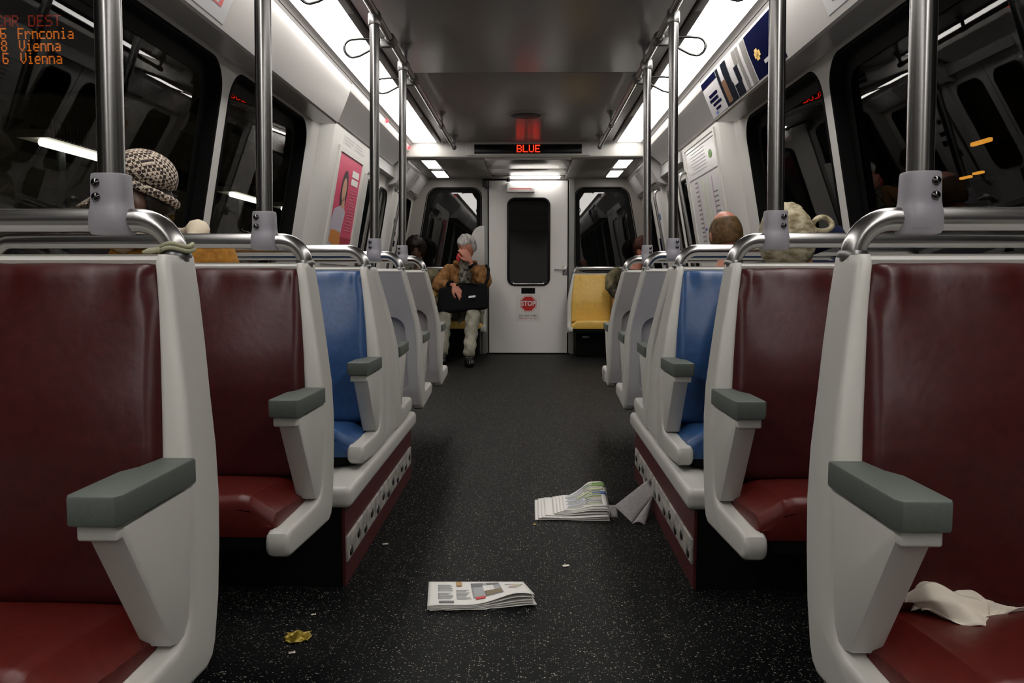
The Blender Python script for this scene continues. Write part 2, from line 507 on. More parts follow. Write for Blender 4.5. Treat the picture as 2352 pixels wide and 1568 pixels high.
# side walls with window openings
WIN = [(-2.55, -1.05), (-.93, .50), (.62, 1.98), (2.10, 3.715), (3.83, 5.10)]   # openings along y
Z0, Z1, RAD = .84, 1.80, .13
def door_x(z): return xw(z) - .065
wn = 1
for s, side in ((-1, 'left'), (1, 'right')):
    w = MB()
    P = lambda y, z: (s*xw(z), y, z)
    # lower wall
    w.grid(2, 6, lambda a, b: (s*xw(.0 + b*.62) if b < 1 else s*1.534, YB + a*(5.36-YB), b*.62))
    w.grid(2, 6, lambda a, b: P(YB + a*(5.36-YB), .6201 + b*(Z0-.10-.62)))
    edges = [YB] + [(WIN[i][1]+WIN[i+1][0])/2 for i in range(len(WIN)-1)] + [5.36]
    for i, (a, b) in enumerate(WIN):
        y0, y1 = edges[i], edges[i+1]
        hole = rrect(a, Z0, b, Z1, RAD, 8)
        pts = plate_hole(w, (y0, Z0-.10, y1, 1.86), hole, P)
        win = MB()
        ring0 = [(s*xw(z), y, z) for y, z in hole]
        ring1 = [(s*(xw(z)+.055), y, z) for y, z in hole]
        win.rings([ring0, ring1], 0, cap=False)
        cy, cz = (a+b)/2, (Z0+Z1)/2
        inner = rrect(a+.075, Z0+.06, b-.075, Z1-.06, RAD-.05, 8)
        win.rings([ring1, [(s*(xw(z)+.055), y, z) for y, z in inner]], 0, cap=False)
        # slim gasket lip standing proud of the wall
        lip = [(s*(xw(z)-.006), y, z) for y, z in rrect(a-.004, Z0-.004, b+.004, Z1+.004, RAD+.004, 8)]
        win.rings([ring0, lip, [(s*xw(z), y, z) for y, z in rrect(a-.016, Z0-.016, b+.016, Z1+.016, RAD+.016, 8)]], 0, cap=False)
        wo = struct('window_%d' % wn, win, BLACK); wn += 1
        g = MB(); g.add([(s*(xw(z)+.060), y, z) for y, z in rrect(a+.03, Z0+.02, b-.03, Z1-.02, RAD-.03, 8)], [list(range(36))])
        face_in(obj('pane', g, GLASS, wo))
    # step inwards to the thicker door-pocket wall
    D = lambda y, z: (s*door_x(z), y, z)
    zs = [.0, .3, .61, .63, .95, 1.3, 1.6, 1.90]
    w.rings([[P(5.36, z) for z in zs], [D(5.47, z) for z in zs], [D(5.50, z) for z in zs]], 0, cap=False, closed=False)
    DY0, DY1 = 6.80, 8.00
    w.rings([[D(5.50, z) for z in zs], [D(DY0-.02, z) for z in zs], [(s*(door_x(z)+.01), DY0, z) for z in zs], [(s*(door_x(z)+.09), DY0, z) for z in zs]], 0, cap=False, closed=False)
    # beyond the door: panel, then a small window beside the end wall
    zs2 = [.0, .3, .61, .63, .95, 1.3, 1.6, 1.90]
    w.rings([[(s*(door_x(z)+.09), DY1, z) for z in zs2], [(s*(door_x(z)+.01), DY1, z) for z in zs2], [D(DY1+.02, z) for z in zs2], [D(8.60, z) for z in zs2]], 0, cap=False, closed=False)
    w.grid(2, 6, lambda a, b: D(8.60+a*.74, b*.62)); w.grid(2, 3, lambda a, b: D(8.60+a*.74, .6201+b*.2))
    hole = rrect(8.68, .88, 9.20, 1.70, .08, 8)
    plate_hole(w, (8.60, .82, 9.34, 1.90), hole, D)
    win = MB(); win.rings([[D(y, z) for y, z in hole], [(s*(door_x(z)+.05), y, z) for y, z in hole], [(s*(door_x(z)+.05), y, z) for y, z in rrect(8.71, .91, 9.17, 1.67, .06, 8)]], 0, cap=False)
    wo = struct('window_%d' % wn, win, BLACK); wn += 1
    g = MB(); g.add([(s*(door_x(z)+.052), y, z) for y, z in rrect(8.70, .90, 9.18, 1.68, .06, 8)], [list(range(36))])
    face_in(obj('pane', g, GLASS, wo))
    struct('wall_%s' % side, w, WALLW)
    # passenger side door: two leaves with tall rounded windows
    d = MB(); X = lambda z: door_x(z)+.05
    LM = lambda y, z: (s*X(z), y, z)
    ym = (DY0+DY1)/2
    gl = MB()
    for (a, b) in ((DY0, ym-.006), (ym+.006, DY1)):
        hole = rrect(a+.13, .84, b-.08, 1.66, .09, 8)
        plate_hole(d, (a, .80, b, 1.84), hole, LM)
        d.rings([[LM(y, z) for y, z in hole], [(s*(X(z)-.012), y, z) for y, z in rrect(a+.115, .825, b-.065, 1.675, .10, 8)], [(s*(X(z)), y, z) for y, z in rrect(a+.10, .81, b-.05, 1.69, .11, 8)]], 1, cap=False)
        d.grid(2, 5, lambda p, q: (s*X(q*.8), a+p*(b-a), q*.8))
        gl.add([(s*(X(z)+.012), y, z) for y, z in rrect(a+.12, .83, b-.07, 1.67, .09, 8)], [list(range(36))])
    d.box((min(s*1.36, s*1.50), ym-.012, .02), (max(s*1.36, s*1.50), ym+.012, .8), 1)
    do = struct('door_%d' % (2 if s < 0 else 3), d, [DOORW, BLACK])
    face_in(obj('pane', gl, GLASS, do))
    hd = MB(); hd.box((min(s*1.24, s*1.4), DY0-.02, 1.79), (max(s*1.24, s*1.4), DY1+.02, 1.90))
    obj('door_header', hd, MIDGREY, do)

# end of the car: beam with sign, lowered ceiling, end wall, end door
bmh = MB()
bmh.rbox((-1.12, YBEAM, 1.965), (1.12, YBEAM+.12, 2.14), .012)
bmh.rbox((-.56, YBEAM-.012, 1.975), (.58, YBEAM+.01, 2.094), .006)
struct('trim_5', bmh, WALLW)
sg = thing('destination_sign', 'dark electronic sign above the end door showing BLUE in red', 'sign', (.01, YBEAM-.014, 1.995))
obj('sign_panel', MB().rbox((-.482, YBEAM-.020, 1.992), (.503, YBEAM-.008, 2.076), .004), BLACKG, sg)
lt = MB(); led_text(lt, 'BLUE', -.088, YBEAM-.0205, 2.064, .0093)
obj('red_lettering', lt, LEDRED, sg)

vc = MB()
vc.rbox((-1.12, YBEAM+.10, 1.955), (-.40, YF, 2.05), .006)
vc.rbox((.42, YBEAM+.10, 1.955), (1.12, YF, 2.05), .006)
vc.rbox((-.395, YBEAM+.10, 1.950), (.415, 8.42, 2.04), .004, 1)
vc.rbox((-.395, 8.428, 1.950), (.415, 8.98, 2.04), .004, 1)
vc.box((-.395, 8.98, 1.985), (.415, YF, 2.05), 2)
vc.box((-1.3, YBEAM+.1, 2.04), (1.3, YF, 2.2), 2)
BRUSH = mat('brushed_ceiling_panel', (.60, .58, .56), .22, .85, noise=4, bump=(.03, .01))
struct('trim_6', vc, [CEIL, BRUSH, DKGREY])
k = 7
for s in (-1, 1):
    b = MB(); b.prism([(1.10, 1.96), (1.115, 1.93), (1.225, 1.75), (1.27, 1.735), (1.34, 1.72), (1.5, 1.9), (1.5, 2.2), (1.10, 2.2)], YBEAM+.12, YF, lambda t, p, q: (s*p, t, q))
    # two pillowy access covers on the slanted cove
    for ya, yb in ((7.95, 8.52), (8.62, 9.2)):
        def pm(u, v, h, ya=ya, yb=yb):
            return (s*(1.118 + u*.107 - h*.8), ya + v*(yb-ya), 1.925 - u*.17 - h*.6)
        b.rbox((.06, .04, -.01), (.94, .96, .022), .018, 0, lambda x, y, z, pm=pm: pm(x, y, z))
    struct('trim_%d' % k, b, COVE, smooth=30); k += 1

ew = MB()
EP = lambda x, z: (x, YF, z)
def slant(pts, sgn):        # outer edge of the end windows leans outwards towards the floor
    out = []
    for x, z in pts:
        f = (abs(x)-.52)/(1.10-.52)
        out.append((x + sgn*f*max(0, 1.853-z)*.172, z))
    return out
wno = []
for sgn, side in ((-1, 'l'), (1, 'r')):
    x0, x1 = (-1.10, -.52) if sgn < 0 else (.535, 1.115)
    hole = slant(rrect(x0, .93, x1, 1.853, .10, 8), sgn)
    o0, o1 = (-1.52, -.475) if sgn < 0 else (.495, 1.52)
    plate_hole(ew, (o0, .0, o1, 2.0), hole, EP)
    win = MB()
    fr = slant(rrect(x0+.045, .975, x1-.045, 1.808, .065, 8), sgn)
    lip = slant(rrect(x0-.012, .918, x1+.012, 1.865, .11, 8), sgn)
    win.rings([[(x, YF-.001, z) for x, z in lip], [(x, YF-.012, z) for x, z in slant(rrect(x0-.004, .926, x1+.004, 1.857, .104, 8), sgn)], [(x, YF+.03, z) for x, z in hole], [(x, YF+.03, z) for x, z in fr]], 0, cap=False)
    wo = struct('window_%d' % wn, win, BLACK); wn += 1
    face_in(obj('pane', MB().add([(x, YF+.034, z) for x, z in slant(rrect(x0+.01, .94, x1-.01, 1.845, .09, 8), sgn)], [list(range(36))]), GLASSEND, wo))
ew.box((-.475, YF, 1.945), (.495, YF+.02, 2.0))
# jambs round the end door
ew.rbox((-.505, YF-.035, 0), (-.442, YF+.03, 1.95), .008, 1)
ew.rbox((.463, YF-.035, 0), (.525, YF+.03, 1.95), .008, 1)
struct('wall_far', ew, [mat('end_wall_beige', (.26, .24, .215), .45), MIDGREY])
struct('wall_back', MB().box((-1.56, YB-.04, 0), (1.56, YB, 2.2)), WALLW)
# rounded white panel fixed on the wall beside the door
cp = MB(); pts = [(-.478, .95), (-.478, 1.435)] + [(-.478-.02-.125*math.sin(R(a)), 1.30+.135*math.cos(R(a))) for a in range(0, 91, 10)] + [(-.64, .95)]
cp.prism([(p, q) for p, q in pts], YF-.036, YF-.016, lambda t, p, q: (p, t, q), bev=.004)
struct('trim_%d' % k, cp, WALLW); k += 1

d = MB()
DX0, DX1, DZ1 = -.428, .448, 1.932
hole = rrect(-.215, .775, .245, 1.735, .075, 8)
DM = lambda x, z: (x, YF-.02, z)
plate_hole(d, (DX0, .012, DX1, DZ1), hole, DM)
d.rings([[(x, YF-.02, z) for x, z in ((DX0,.012),(DX1,.012),(DX1,DZ1),(DX0,DZ1))], [(x, YF+.02, z) for x, z in ((DX0,.012),(DX1,.012),(DX1,DZ1),(DX0,DZ1))]], 0, cap=False)
dr = struct('door_1', d, DOORW)
fr = MB()
fr.rings([[(x, YF-.0205, z) for x, z in rrect(-.228, .762, .258, 1.748, .088, 8)], [(x, YF-.036, z) for x, z in rrect(-.222, .768, .252, 1.742, .082, 8)], [(x, YF-.036, z) for x, z in rrect(-.205, .785, .235, 1.725, .068, 8)], [(x, YF+.01, z) for x, z in rrect(-.195, .795, .225, 1.715, .06, 8)]], 0, cap=False)
df = obj('window_gasket', fr, BLACKG, dr)
tr = MB(); tr.tube([(-.16, YF-.03, .797), (-.14, YF-.034, .788), (.17, YF-.034, .788), (.19, YF-.03, .797)], .007, 10)
obj('chrome_trim', tr, CHROME, dr)
face_in(obj('pane', MB().add([(x, YF-.004, z) for x, z in rrect(-.205, .785, .235, 1.725, .06, 8)], [list(range(36))]), GLASSEND, dr))
hn = MB()
hn.rbox((.395, YF-.028, .885), (.445, YF-.018, .985), .004)
hn.tube([(.42, YF-.02, .945), (.42, YF-.06, .945), (.405, YF-.066, .946), (.32, YF-.066, .950), (.30, YF-.066, .940)], .009, 10)
obj('lever_handle', hn, STEEL, dr)
lk = MB(); lk.lathe([(.001, 0), (.014, 0), (.014, -.012), (.001, -.012)], (.42, YF-.028, .905), 'y', 12)
obj('lock_barrel', lk, STEELD, dr)
obj('name_plate', MB().rbox((-.066, YF-.025, .680), (.088, YF-.019, .744), .002), BLACK, dr)
obj('door_box', MB().rbox((-.228, YF-.07, 1.80), (.082, YF-.018, 1.905), .006).box((-.20, YF-.071, 1.838), (.05, YF-.0701, 1.845), 1).box((-.20, YF-.071, 1.825), (.06, YF-.0701, 1.830), 1), [WHITEP, INKR], dr)
st = obj('stop_notice', MB().box((-.128, YF-.0225, .368), (.146, YF-.0195, .668)), WHITEP, dr)
oc = MB()
def octa(r, y, mi):
    oc.add([(.012 + r*math.cos(R(22.5+45*i)), y, .567 + r*math.sin(R(22.5+45*i))) for i in range(8)], [list(range(8))], mi)
octa(.100, YF-.0229, 0); octa(.096, YF-.0231, 1); octa(.087, YF-.0233, 0)
obj('red_octagon', oc, [RED, WHITEP], st)
def put_text(name, txt, size, x, z, y, m, parent, bold=0, sx=1.0):
    vs_, fs_ = curve_mesh_text(txt, size, bold=bold)
    t = MB(); t.add([(x + v[0]*sx, y - v[2], z + v[1]) for v in vs_], fs_)
    return obj(name, t, m, parent, smooth=0)
put_text('stop_lettering', 'STOP', .076, .012, .567, YF-.0239, WHITEP, st, .0022, .88)
put_text('black_lettering', 'DO NOT OPEN', .030, .012, .430, YF-.0231, INK, st, .0006, 1.0)
put_text('red_lettering', 'EMERGENCY USE ONLY', .020, .012, .401, YF-.0231, INKR, st, .0003, 1.0)
obj('threshold', MB().rbox((-.46, YF-.05, 0), (.48, YF+.02, .014), .004), BLACK, dr)
# tube light and door closer over the end door
tl = thing('tube_light', 'slim white tube light set over the end door', 'light', (.05, YF-.09, 1.94))
obj('tube', MB().rbox((-.19, YF-.15, 1.947), (.36, YF-.07, 1.968), .006), emis('door_tube', (1, .97, .93), 12), tl)
obj('housing', MB().rbox((-.33, YF-.17, 1.966), (.40, YF-.05, 1.984), .004), MIDGREY, tl)
dc = thing('door_closer', 'black door closer arm over the left corner of the end door', 'door closer', (-.40, YF-.1, 1.90))
obj('arm', MB().rbox((-.49, YF-.10, 1.927), (-.195, YF-.07, 1.945), .005), BLACK, dc)
obj('pivot', MB().lathe([(.001, 1.915), (.02, 1.915), (.02, 1.95), (.001, 1.95)], (-.21, YF-.085, 0), 'z', 14), BLACK, dc)
obj('bracket', MB().rbox((-.50, YF-.09, 1.86), (-.45, YF-.036, 1.94), .006).rbox((-.47, YF-.08, 1.84), (-.42, YF-.036, 1.875), .006), DKGREY, dc)

# ------------------------------------------------------------------ ceiling lights
def ceiling_light(s, y0, y1, label):
    t = thing('ceiling_light', label, 'light', (s*.93, (y0+y1)/2, 2.095), 'ceiling light panels')
    a, b = (.822, 1.034)
    d = MB(); d.rbox((min(s*a, s*b), y0+.008, 2.090), (max(s*a, s*b), y1-.008, 2.106), .005)
    obj('diffuser', d, LIGHT, t)
    f = MB()
    f.prism([(1.034, 2.086), (1.052, 2.078), (1.060, 2.066), (1.064, 2.066), (1.076, 2.044), (1.082, 2.050), (1.060, 2.14), (1.034, 2.14)], y0+.001, y1-.001, lambda t_, p, q: (s*p, t_, q))
    for p, q in ((.786, a),):
        f.rbox((min(s*p, s*q), y0+.001, 2.084), (max(s*p, s*q), y1-.001, 2.14), .003)
    f.box((min(s*a, s*b), y0+.001, 2.100), (max(s*a, s*b), y0+.008, 2.13)); f.box((min(s*a, s*b), y1-.008, 2.100), (max(s*a, s*b), y1-.001, 2.13))
    obj('frame', f, FRAMEG, t)
LN = 1.245
ords = ['farthest', 'second farthest', 'third from the end sign in', 'fourth from the end sign in', 'fifth from the end sign in', 'sixth from the end sign in', 'seventh from the end sign in', 'eighth from the end sign in', 'ninth from the end sign in']
for s, side in ((-1, 'left'), (1, 'right')):
    for i in range(9):
        y1 = 7.665 - i*LN
        ceiling_light(s, y1-LN, y1, '%s glowing white light panel in the %s ceiling row' % (ords[i], side))
def small_light(s, y0, y1, label):
    t = thing('end_light', label, 'light', (s*.92, (y0+y1)/2, 1.95), 'small square lights by the end door')
    obj('diffuser', MB().rbox((min(s*.855, s*.985), y0, 1.946), (max(s*.855, s*.985), y1, 1.96), .005), LIGHT, t)
    obj('frame', MB().rbox((min(s*.835, s*1.005), y0-.025, 1.950), (max(s*.835, s*1.005), y1+.025, 1.962), .003), FRAMEG, t)
small_light(-1, 7.82, 8.36, 'small square light left of the end door, nearer of the pair')
small_light(-1, 8.60, 9.12, 'small square light left of the end door, farther of the pair')
small_light(1, 7.82, 8.36, 'small square light right of the end door, nearer of the pair')
small_light(1, 8.60, 9.12, 'small square light right of the end door, farther of the pair')

# ceiling speaker disc
sp = thing('ceiling_speaker', 'round flat grey speaker disc in the middle of the ceiling', 'speaker', (0, 6.4, 2.085))
obj('rim', MB().lathe([(.001, 2.088), (.125, 2.088), (.143, 2.093), (.145, 2.1005), (.001, 2.1005)], (0, 6.4, 0), 'z', 40), FRAMEG, sp)
obj('grille', MB().lathe([(.001, 2.084), (.11, 2.084), (.118, 2.089), (.001, 2.089)], (0, 6.4, 0), 'z', 40), DKGREY, sp)

# red indicator lamps in the cove
for i, (s, x, y, z, lab) in enumerate(((-1, 1.066, 6.42, 2.055, 'tiny red indicator lamp on the left cove, nearer one'), (-1, 1.066, 7.60, 2.035, 'tiny red indicator lamp on the left cove, by the sign beam'))):
    tag(obj('indicator_lamp', MB().ball((s*x, y, z), (.014, .014, .014), 8), DOTRED), lab, 'lamp', 'red indicator lamps')
for y, lab in ((6.3, 'small dark button on the right cove above the map'),):
    tag(obj('cove_button', MB().ball((1.068, y, 2.05), (.012, .012, .012), 8), BLACK), lab, 'button')

# ------------------------------------------------------------------ seats
REAR = [(-.040, .905), (-.022, .84), (.004, .76), (.030, .68), (.047, .60), (.052, .52), (.056, .44), (.066, .36), (.085, .29)]
def vrear(z):
    if z >= REAR[0][1]: return REAR[0][0]
    for (v0, z0), (v1, z1) in zip(REAR, REAR[1:]):
        if z1 <= z <= z0: return v1 + (v0-v1)*(z-z1)/(z0-z1)
    return REAR[-1][0]
def uout(z, ua):
    f = min(1, max(0, (z-.56)/(.905-.56)))
    return ua + .068*f**1.25
PROFILE = REAR + [(.100, .268), (.125, .258), (.30, .270), (.452, .281), (.470, .289), (.478, .302), (.478, .322), (.470, .336), (.452, .342), (.30, .338), (.225, .337), (.198, .345), (.180, .365), (.172, .40), (.166, .50), (.156, .60), (.134, .69), (.108, .78), (.082, .86), (.074, .892), (.062, .905)]
def seat(s, Y, f, vinyl, label, ua=.470, arm=True, rail=True, uw=1.425, platform=False, railtop=.962, fill=None):
    t = thing('bench_seat', label, 'seat', (s*(ua+uw)/2, Y, .258), 'two-person bench seats')
    M = lambda u, v, z: (s*u, Y - f*v, z)
    sh = MB()
    # aisle side panel, rims rounded
    prof = PROFILE if not platform else [(v, z if z > .42 else max(.290, z + .022*min(1, (.42-z)/.08))) for v, z in PROFILE]
    sh.prism(prof, 0, .050, lambda tt, v, z: M(uout(z, ua) + tt*(1-.55*max(0, min(1, (z-.56)/.345))), v, z), bev=.013, steps=4)
    if fill is not None:      # smooth end panel closing the gap to the bench it backs on to
        zz = [.30 + i*(.900-.30)/20 for i in range(21)]
        sh.prism([(vrear(z)+.02, z) for z in zz] + [(-fill-vrear(z)-.02, z) for z in reversed(zz)], .003, .045, lambda tt, v, z: M(uout(z, ua) + tt, v, z), bev=.003, steps=2)
        sh.rings([[M(u, v, .899) for u in (ua+.09, uw)] for v in (vrear(.9), -fill-vrear(.9))], 0, cap=False, closed=False)
    # back: front face, top and rear face with a rounded recess
    u0 = ua + .05
    zs = [.905 - i*(.905-.30)/16 for i in range(17)]
    vf = lambda z: vrear(z) + .060 + .042*max(0, min(1, (z-.86)/.045))
    sh.grid(17, 2, lambda a, b: M((u0 + .036*max(0, (zs[int(round(a*16))]-.56)/.345)-.006) + b*(uw-u0+.006-.036*max(0, (zs[int(round(a*16))]-.56)/.345)), vf(zs[int(round(a*16))]), zs[int(round(a*16))]))
    tp = [(-.040, .893), (-.037, .900), (-.030, .905), (.050, .905), (.060, .903), (.066, .896), (.062, .88)]
    sh.rings([[M(u, v, z) for v, z in tp] for u in (u0+.022, uw)], 0, cap=False, closed=False)
    ins = 0.0
    RM = lambda u, z: M(u + (uout(z, ua)-ua)*max(0, 1-(u-ua)/.9), vrear(z)-.0018, z)
    hole = rrect(u0+.008, .345, uw-.06, .690, .05, 6)
    hb = plate_hole(sh, (ua+.013, .285 if not platform else .292, uw, .894), hole, RM, 1)
    RR = lambda u, z: M(u, vrear(z)+.038, z)
    hole2 = rrect(u0+.012, .349, uw-.064, .686, .047, 6)
    sh.rings([[RM(u, z) for u, z in hole], [RR(u, z) for u, z in hole2]], 1, cap=False)
    sh.add([RR(u, z) for u, z in hole2], [list(range(len(hole2)))], 1)
    # pan under the cushions, black in place of shade, and small wall-side panel
    pan = MB().rbox((u0+.002, .10, .285 if not platform else .292), (uw, .440, .326), .008, 0, M)
    obj('seat_pan', pan, BLACK, t)
    sh.prism([(v, z) for v, z in PROFILE], uw-.02, uw, lambda tt, v, z: M(tt, v, z), bev=.006, steps=2)
    obj('shell', sh, [SHELL, SHELLBACK], t, smooth=32)
    mid = (ua + .062 + uw - .022)/2
    rnd = random.Random(label)
    for ci, (c0, c1) in enumerate(((ua+.038, mid-.004), (mid+.004, uw-.024))):
        ph = rnd.random()*6
        # back cushion: closed padded slab with rounded rim and gathered wrinkles near the top
        def bc(a, b, front=True):
            z = .372 + b*(.898-.372)
            sh_ = .034*max(0, (z-.56)/.345)**1.2 if ci == 0 else 0
            ee = 1 - (1-a)
            u = (c0+sh_) + a*(c1-c0-sh_)
            ea = min(a, 1-a)*(c1-c0); eb = min(1-b, b)*.526
            r = .026
            k = 1.0
            da = max(0, 1-ea/r); db = max(0, 1-eb/r)
            k = math.sqrt(max(0, 1 - min(1, da*da + db*db)))
            wr = (.0075*math.sin(60*u + ph + 9*z + 2*math.sin(23*u)) + .003*math.sin(131*u+ph))*max(0, (z-.80)/.10)**1.2*min(1, (1-b)/.05) + .0022*math.sin(31*u+17*z+ph)*math.exp(-ea/.10)
            corner = -.010*math.exp(-((ea)**2+((1-b)*.548-.03)**2)/.0016)
            bul = .010*math.sin(PI*a)*math.sin(PI*min(1, b*1.05))
            base = vrear(z) + .058
            return M(u, base + .004 + (.058 + bul + wr + corner)*k, z)
        cu = MB(); NU, NV = 30, 34
        def lin(t_, n): # denser near the rims
            return .5 - .5*math.cos(PI*t_)
        cu.grid(NU, NV, lambda a, b: bc(lin(a, NU), lin(b, NV)))
        obj('back_cushion', cu, vinyl, t, smooth=60)
        # seat cushion
        sc = MB()
        def scf(a, b, top=True):
            v = .105 + b*(.452-.105)
            ea = min(a, 1-a)*(c1-c0); eb = (1-b)*.347
            u = c0 + a*(c1-c0)
            z = .374 + .035*b + .010*math.sin(PI*a)*math.sin(PI*b)
            da = max(0, 1-ea/.056); db = max(0, 1-eb/.026)
            drop = 1 - math.sqrt(max(0, 1-min(1, da*da)))*1.0
            z -= .036*min(1, da)
            z -= .030*(1-math.sqrt(max(0, 1-min(1, db*db))))
            z -= .0035*math.exp(-((ea-.062)/.0035)**2)      # sewn edge
            z -= .022*math.exp(-b*.347/.016)               # tucks down behind, against the back
            z += .003*math.sin(40*u+ph)*max(0, b-.72)/.28 + .0008*math.sin(23*v*6+ph)*da
            return M(u, v, z)
        sc.grid(60, 34, lambda a, b: scf(lin(a, 60), lin(b, 34)))
        o0 = len(sc.v)
        def rim(a, b, zz):
            p = scf(a, b); return (p[0], p[1] + 0*f, zz)
        edge = [(lin(i/29, 30), 1) for i in range(30)]
        sc.rings([[scf(a, b) for a, b in edge], [M(c0+a*(c1-c0), .455, .345) for a, b in edge], [M(c0+a*(c1-c0), .450, .322) for a, b in edge]], 0, cap=False, closed=False)
        for a in (0, 1):
            sc.rings([[scf(a, lin(i/25, 26)) for i in range(26)], [M(c0+a*(c1-c0)+(-.012 if a == 0 else .0), (.105+lin(i/25, 26)*.347), .300) for i in range(26)]], 0, cap=False, closed=False)
        obj('seat_cushion', sc, BURG_LIT if vinyl is BURG else vinyl, t, smooth=28)
    if arm:
        # support fin with collar, then the padded top
        fi = MB()
        dz = .018 if platform else 0
        fi.prism([(.357, .560), (.362, .546), (.232, .346+dz), (.212, .340+dz), (.168, .342+dz), (.150, .40), (.145, .560)], ua+.006, ua+.052, lambda tt, v, z: M(tt, v, z), bev=.005, steps=2)
        fi.rbox((ua+.008, .30, .543), (ua+.060, .372, .564), .004, 0, M)
        obj('armrest_support', fi, SHELL, t, smooth=32)
        ap = MB(); plan = [(ua-.002, .155), (ua-.002, .375), (ua+.004, .386), (ua+.062, .386), (ua+.068, .375), (ua+.068, .250), (ua+.056, .218), (ua+.050, .155)]
        ap.prism(plan, .562, .601, lambda tt, u, v: M(u, v, tt + .003*(v-.13)/.24), bev=.004, steps=2)
        obj('armrest_pad', ap, PADG, t, smooth=32)
    if rail:
        ub = ua + .083
        arc = [(ub, .895), (ub, .902)]
        for k_ in range(0, 11):
            a = R(180 - 9*k_); arc.append((ub+.062 + .062*math.cos(a), railtop-.062 + .062*math.sin(a)))
        arc += [(ub+.2, railtop), (uw-.1, railtop)]
        for k_ in range(1, 11):
            a = R(90 - 9*k_); arc.append((uw-.1 + .05*math.cos(a), railtop-.05 + .05*math.sin(a)))
        arc.append((uw-.05, .895))
        obj('grab_rail', MB().tube([M(u, 0.0, z) for u, z in arc], .0195, 20), STEEL, t, smooth=60)
        for uc in (ub, uw-.05):
            col = MB(); col.lathe([(.018, .901), (.0245, .901), (.0245, .907), (.0215, .912), (.018, .912)], M(uc, 0, 0), 'z', 20)
            obj('rail_flange', col, STEELD, t)
    return t

ROWS = dict(r1=1.36, r2=2.145, r3=2.92, r3b=3.005, r4=3.66, r5=4.46)
seat(-1, ROWS['r1'], 1, BURG, 'burgundy bench seat nearest the camera on the left, empty')
seat(1, ROWS['r1'], 1, BURG, 'burgundy bench seat with a crumpled napkin on it, nearest on the right')
seat(-1, ROWS['r2'], 1, BURG, 'burgundy bench seat on the left between the nearest one and the blue one')
seat(1, ROWS['r2'], 1, BURG, 'burgundy bench seat on the right between the nearest one and the blue one')
seat(-1, ROWS['r3'], 1, BLUE, 'blue bench seat left of the aisle, over a white ledge', platform=True)
seat(1, ROWS['r3'], 1, BLUE, 'blue bench seat right of the aisle, over a white ledge', platform=True)
seat(-1, ROWS['r3b'], -1, BLUE, 'bench seat back to back with the left blue one, facing the end door', rail=False, platform=True, fill=.085)
seat(1, ROWS['r3b'], -1, BLUE, 'bench seat back to back with the right blue one, facing the end door', rail=False, platform=True, fill=.085)
seat(-1, ROWS['r4'], -1, BURG, 'bench seat on the left showing its grey back, just past the blue pair', ua=.462)
seat(1, ROWS['r4'], -1, BURG, 'bench seat on the right showing its grey back, just past the blue pair', ua=.462)
seat(-1, ROWS['r5'], -1, BURG, 'farthest bench seat on the left that shows its grey back', ua=.462)
seat(1, ROWS['r5'], -1, BURG, 'farthest bench seat on the right, plastic bag on its foot', ua=.462)
seat(-1, 9.17, 1, YEL, 'yellow bench seat left of the end door with two people on it', ua=.445, arm=False, uw=1.36)
seat(1, 9.17, 1, YEL, 'yellow bench seat right of the end door', ua=.435, arm=False, uw=1.36)
for s, lab in ((-1, 'black heater box under the left yellow bench'), (1, 'black heater box under the right yellow bench')):
    t = thing('heater_box', lab, 'heater', (s*.94, 9.2, 0), 'heater boxes')
    obj('casing', MB().rbox((min(s*.53, s*1.36), 9.02, 0), (max(s*.53, s*1.36), 9.29, .25), .01), BLACK, t)
    obj('latch', MB().rbox((min(s*.60, s*.68), 9.008, .20), (max(s*.60, s*.68), 9.03, .225), .004), STEELD, t)

# white ledges over the wheels with maroon kickboards
for s, lab in ((-1, 'white ledge with a maroon kickboard under the left blue bench'), (1, 'white ledge with a maroon kickboard under the right blue bench')):
    t = thing('equipment_ledge', lab, 'ledge', (s*.95, 2.92, 0), 'ledges under the blue seats')
    M = lambda u, v, z: (s*u, v, z)
    lg = MB()
    Y0, Y1 = 2.235, 3.56
    lg.prism([(y, z) for y, z in rrect(Y0, .228, Y1, .288, .022, 5)], .463, .56, lambda tt, y, z: M(tt, y, z), bev=.018, steps=4)
    lg.box((.54, Y0+.004, .229), (1.53, Y1-.004, .284), 0, M)
    obj('ledge_top', lg, SHELL, t, smooth=32)
    obj('grey_top_plate', MB().rbox((.60, Y0-.002, .268), (1.50, 2.50, .291), .004, 0, M), LEDGEG, t)
    obj('kickboard', MB().box((.487, Y0+.025, 0), (1.53, Y1-.01, .229), 0, M), MAROON, t)
    obj('front_panel', MB().box((.495, Y0+.021, .0), (1.53, Y0+.0255, .226), 0, M), BLACK, t)
    strip = MB().rbox((.481, Y0+.030, .068), (.489, Y1-.05, .140), .002, 0, M)
    stp = obj('metal_strip', strip, mat('worn_aluminium', (.46, .44, .40), .45, .25, noise=24, var=.45), t)
    n = 12
    for i in range(n):
        y = Y0 + .07 + i*(Y1-Y0-.18)/(n-1)
        bo = MB(); bo.ball(M(.481, y, .096 + (.012 if i % 2 else -.006)), (.006, .016, .016), 8)
        obj('bolt', bo, STEELD, stp)

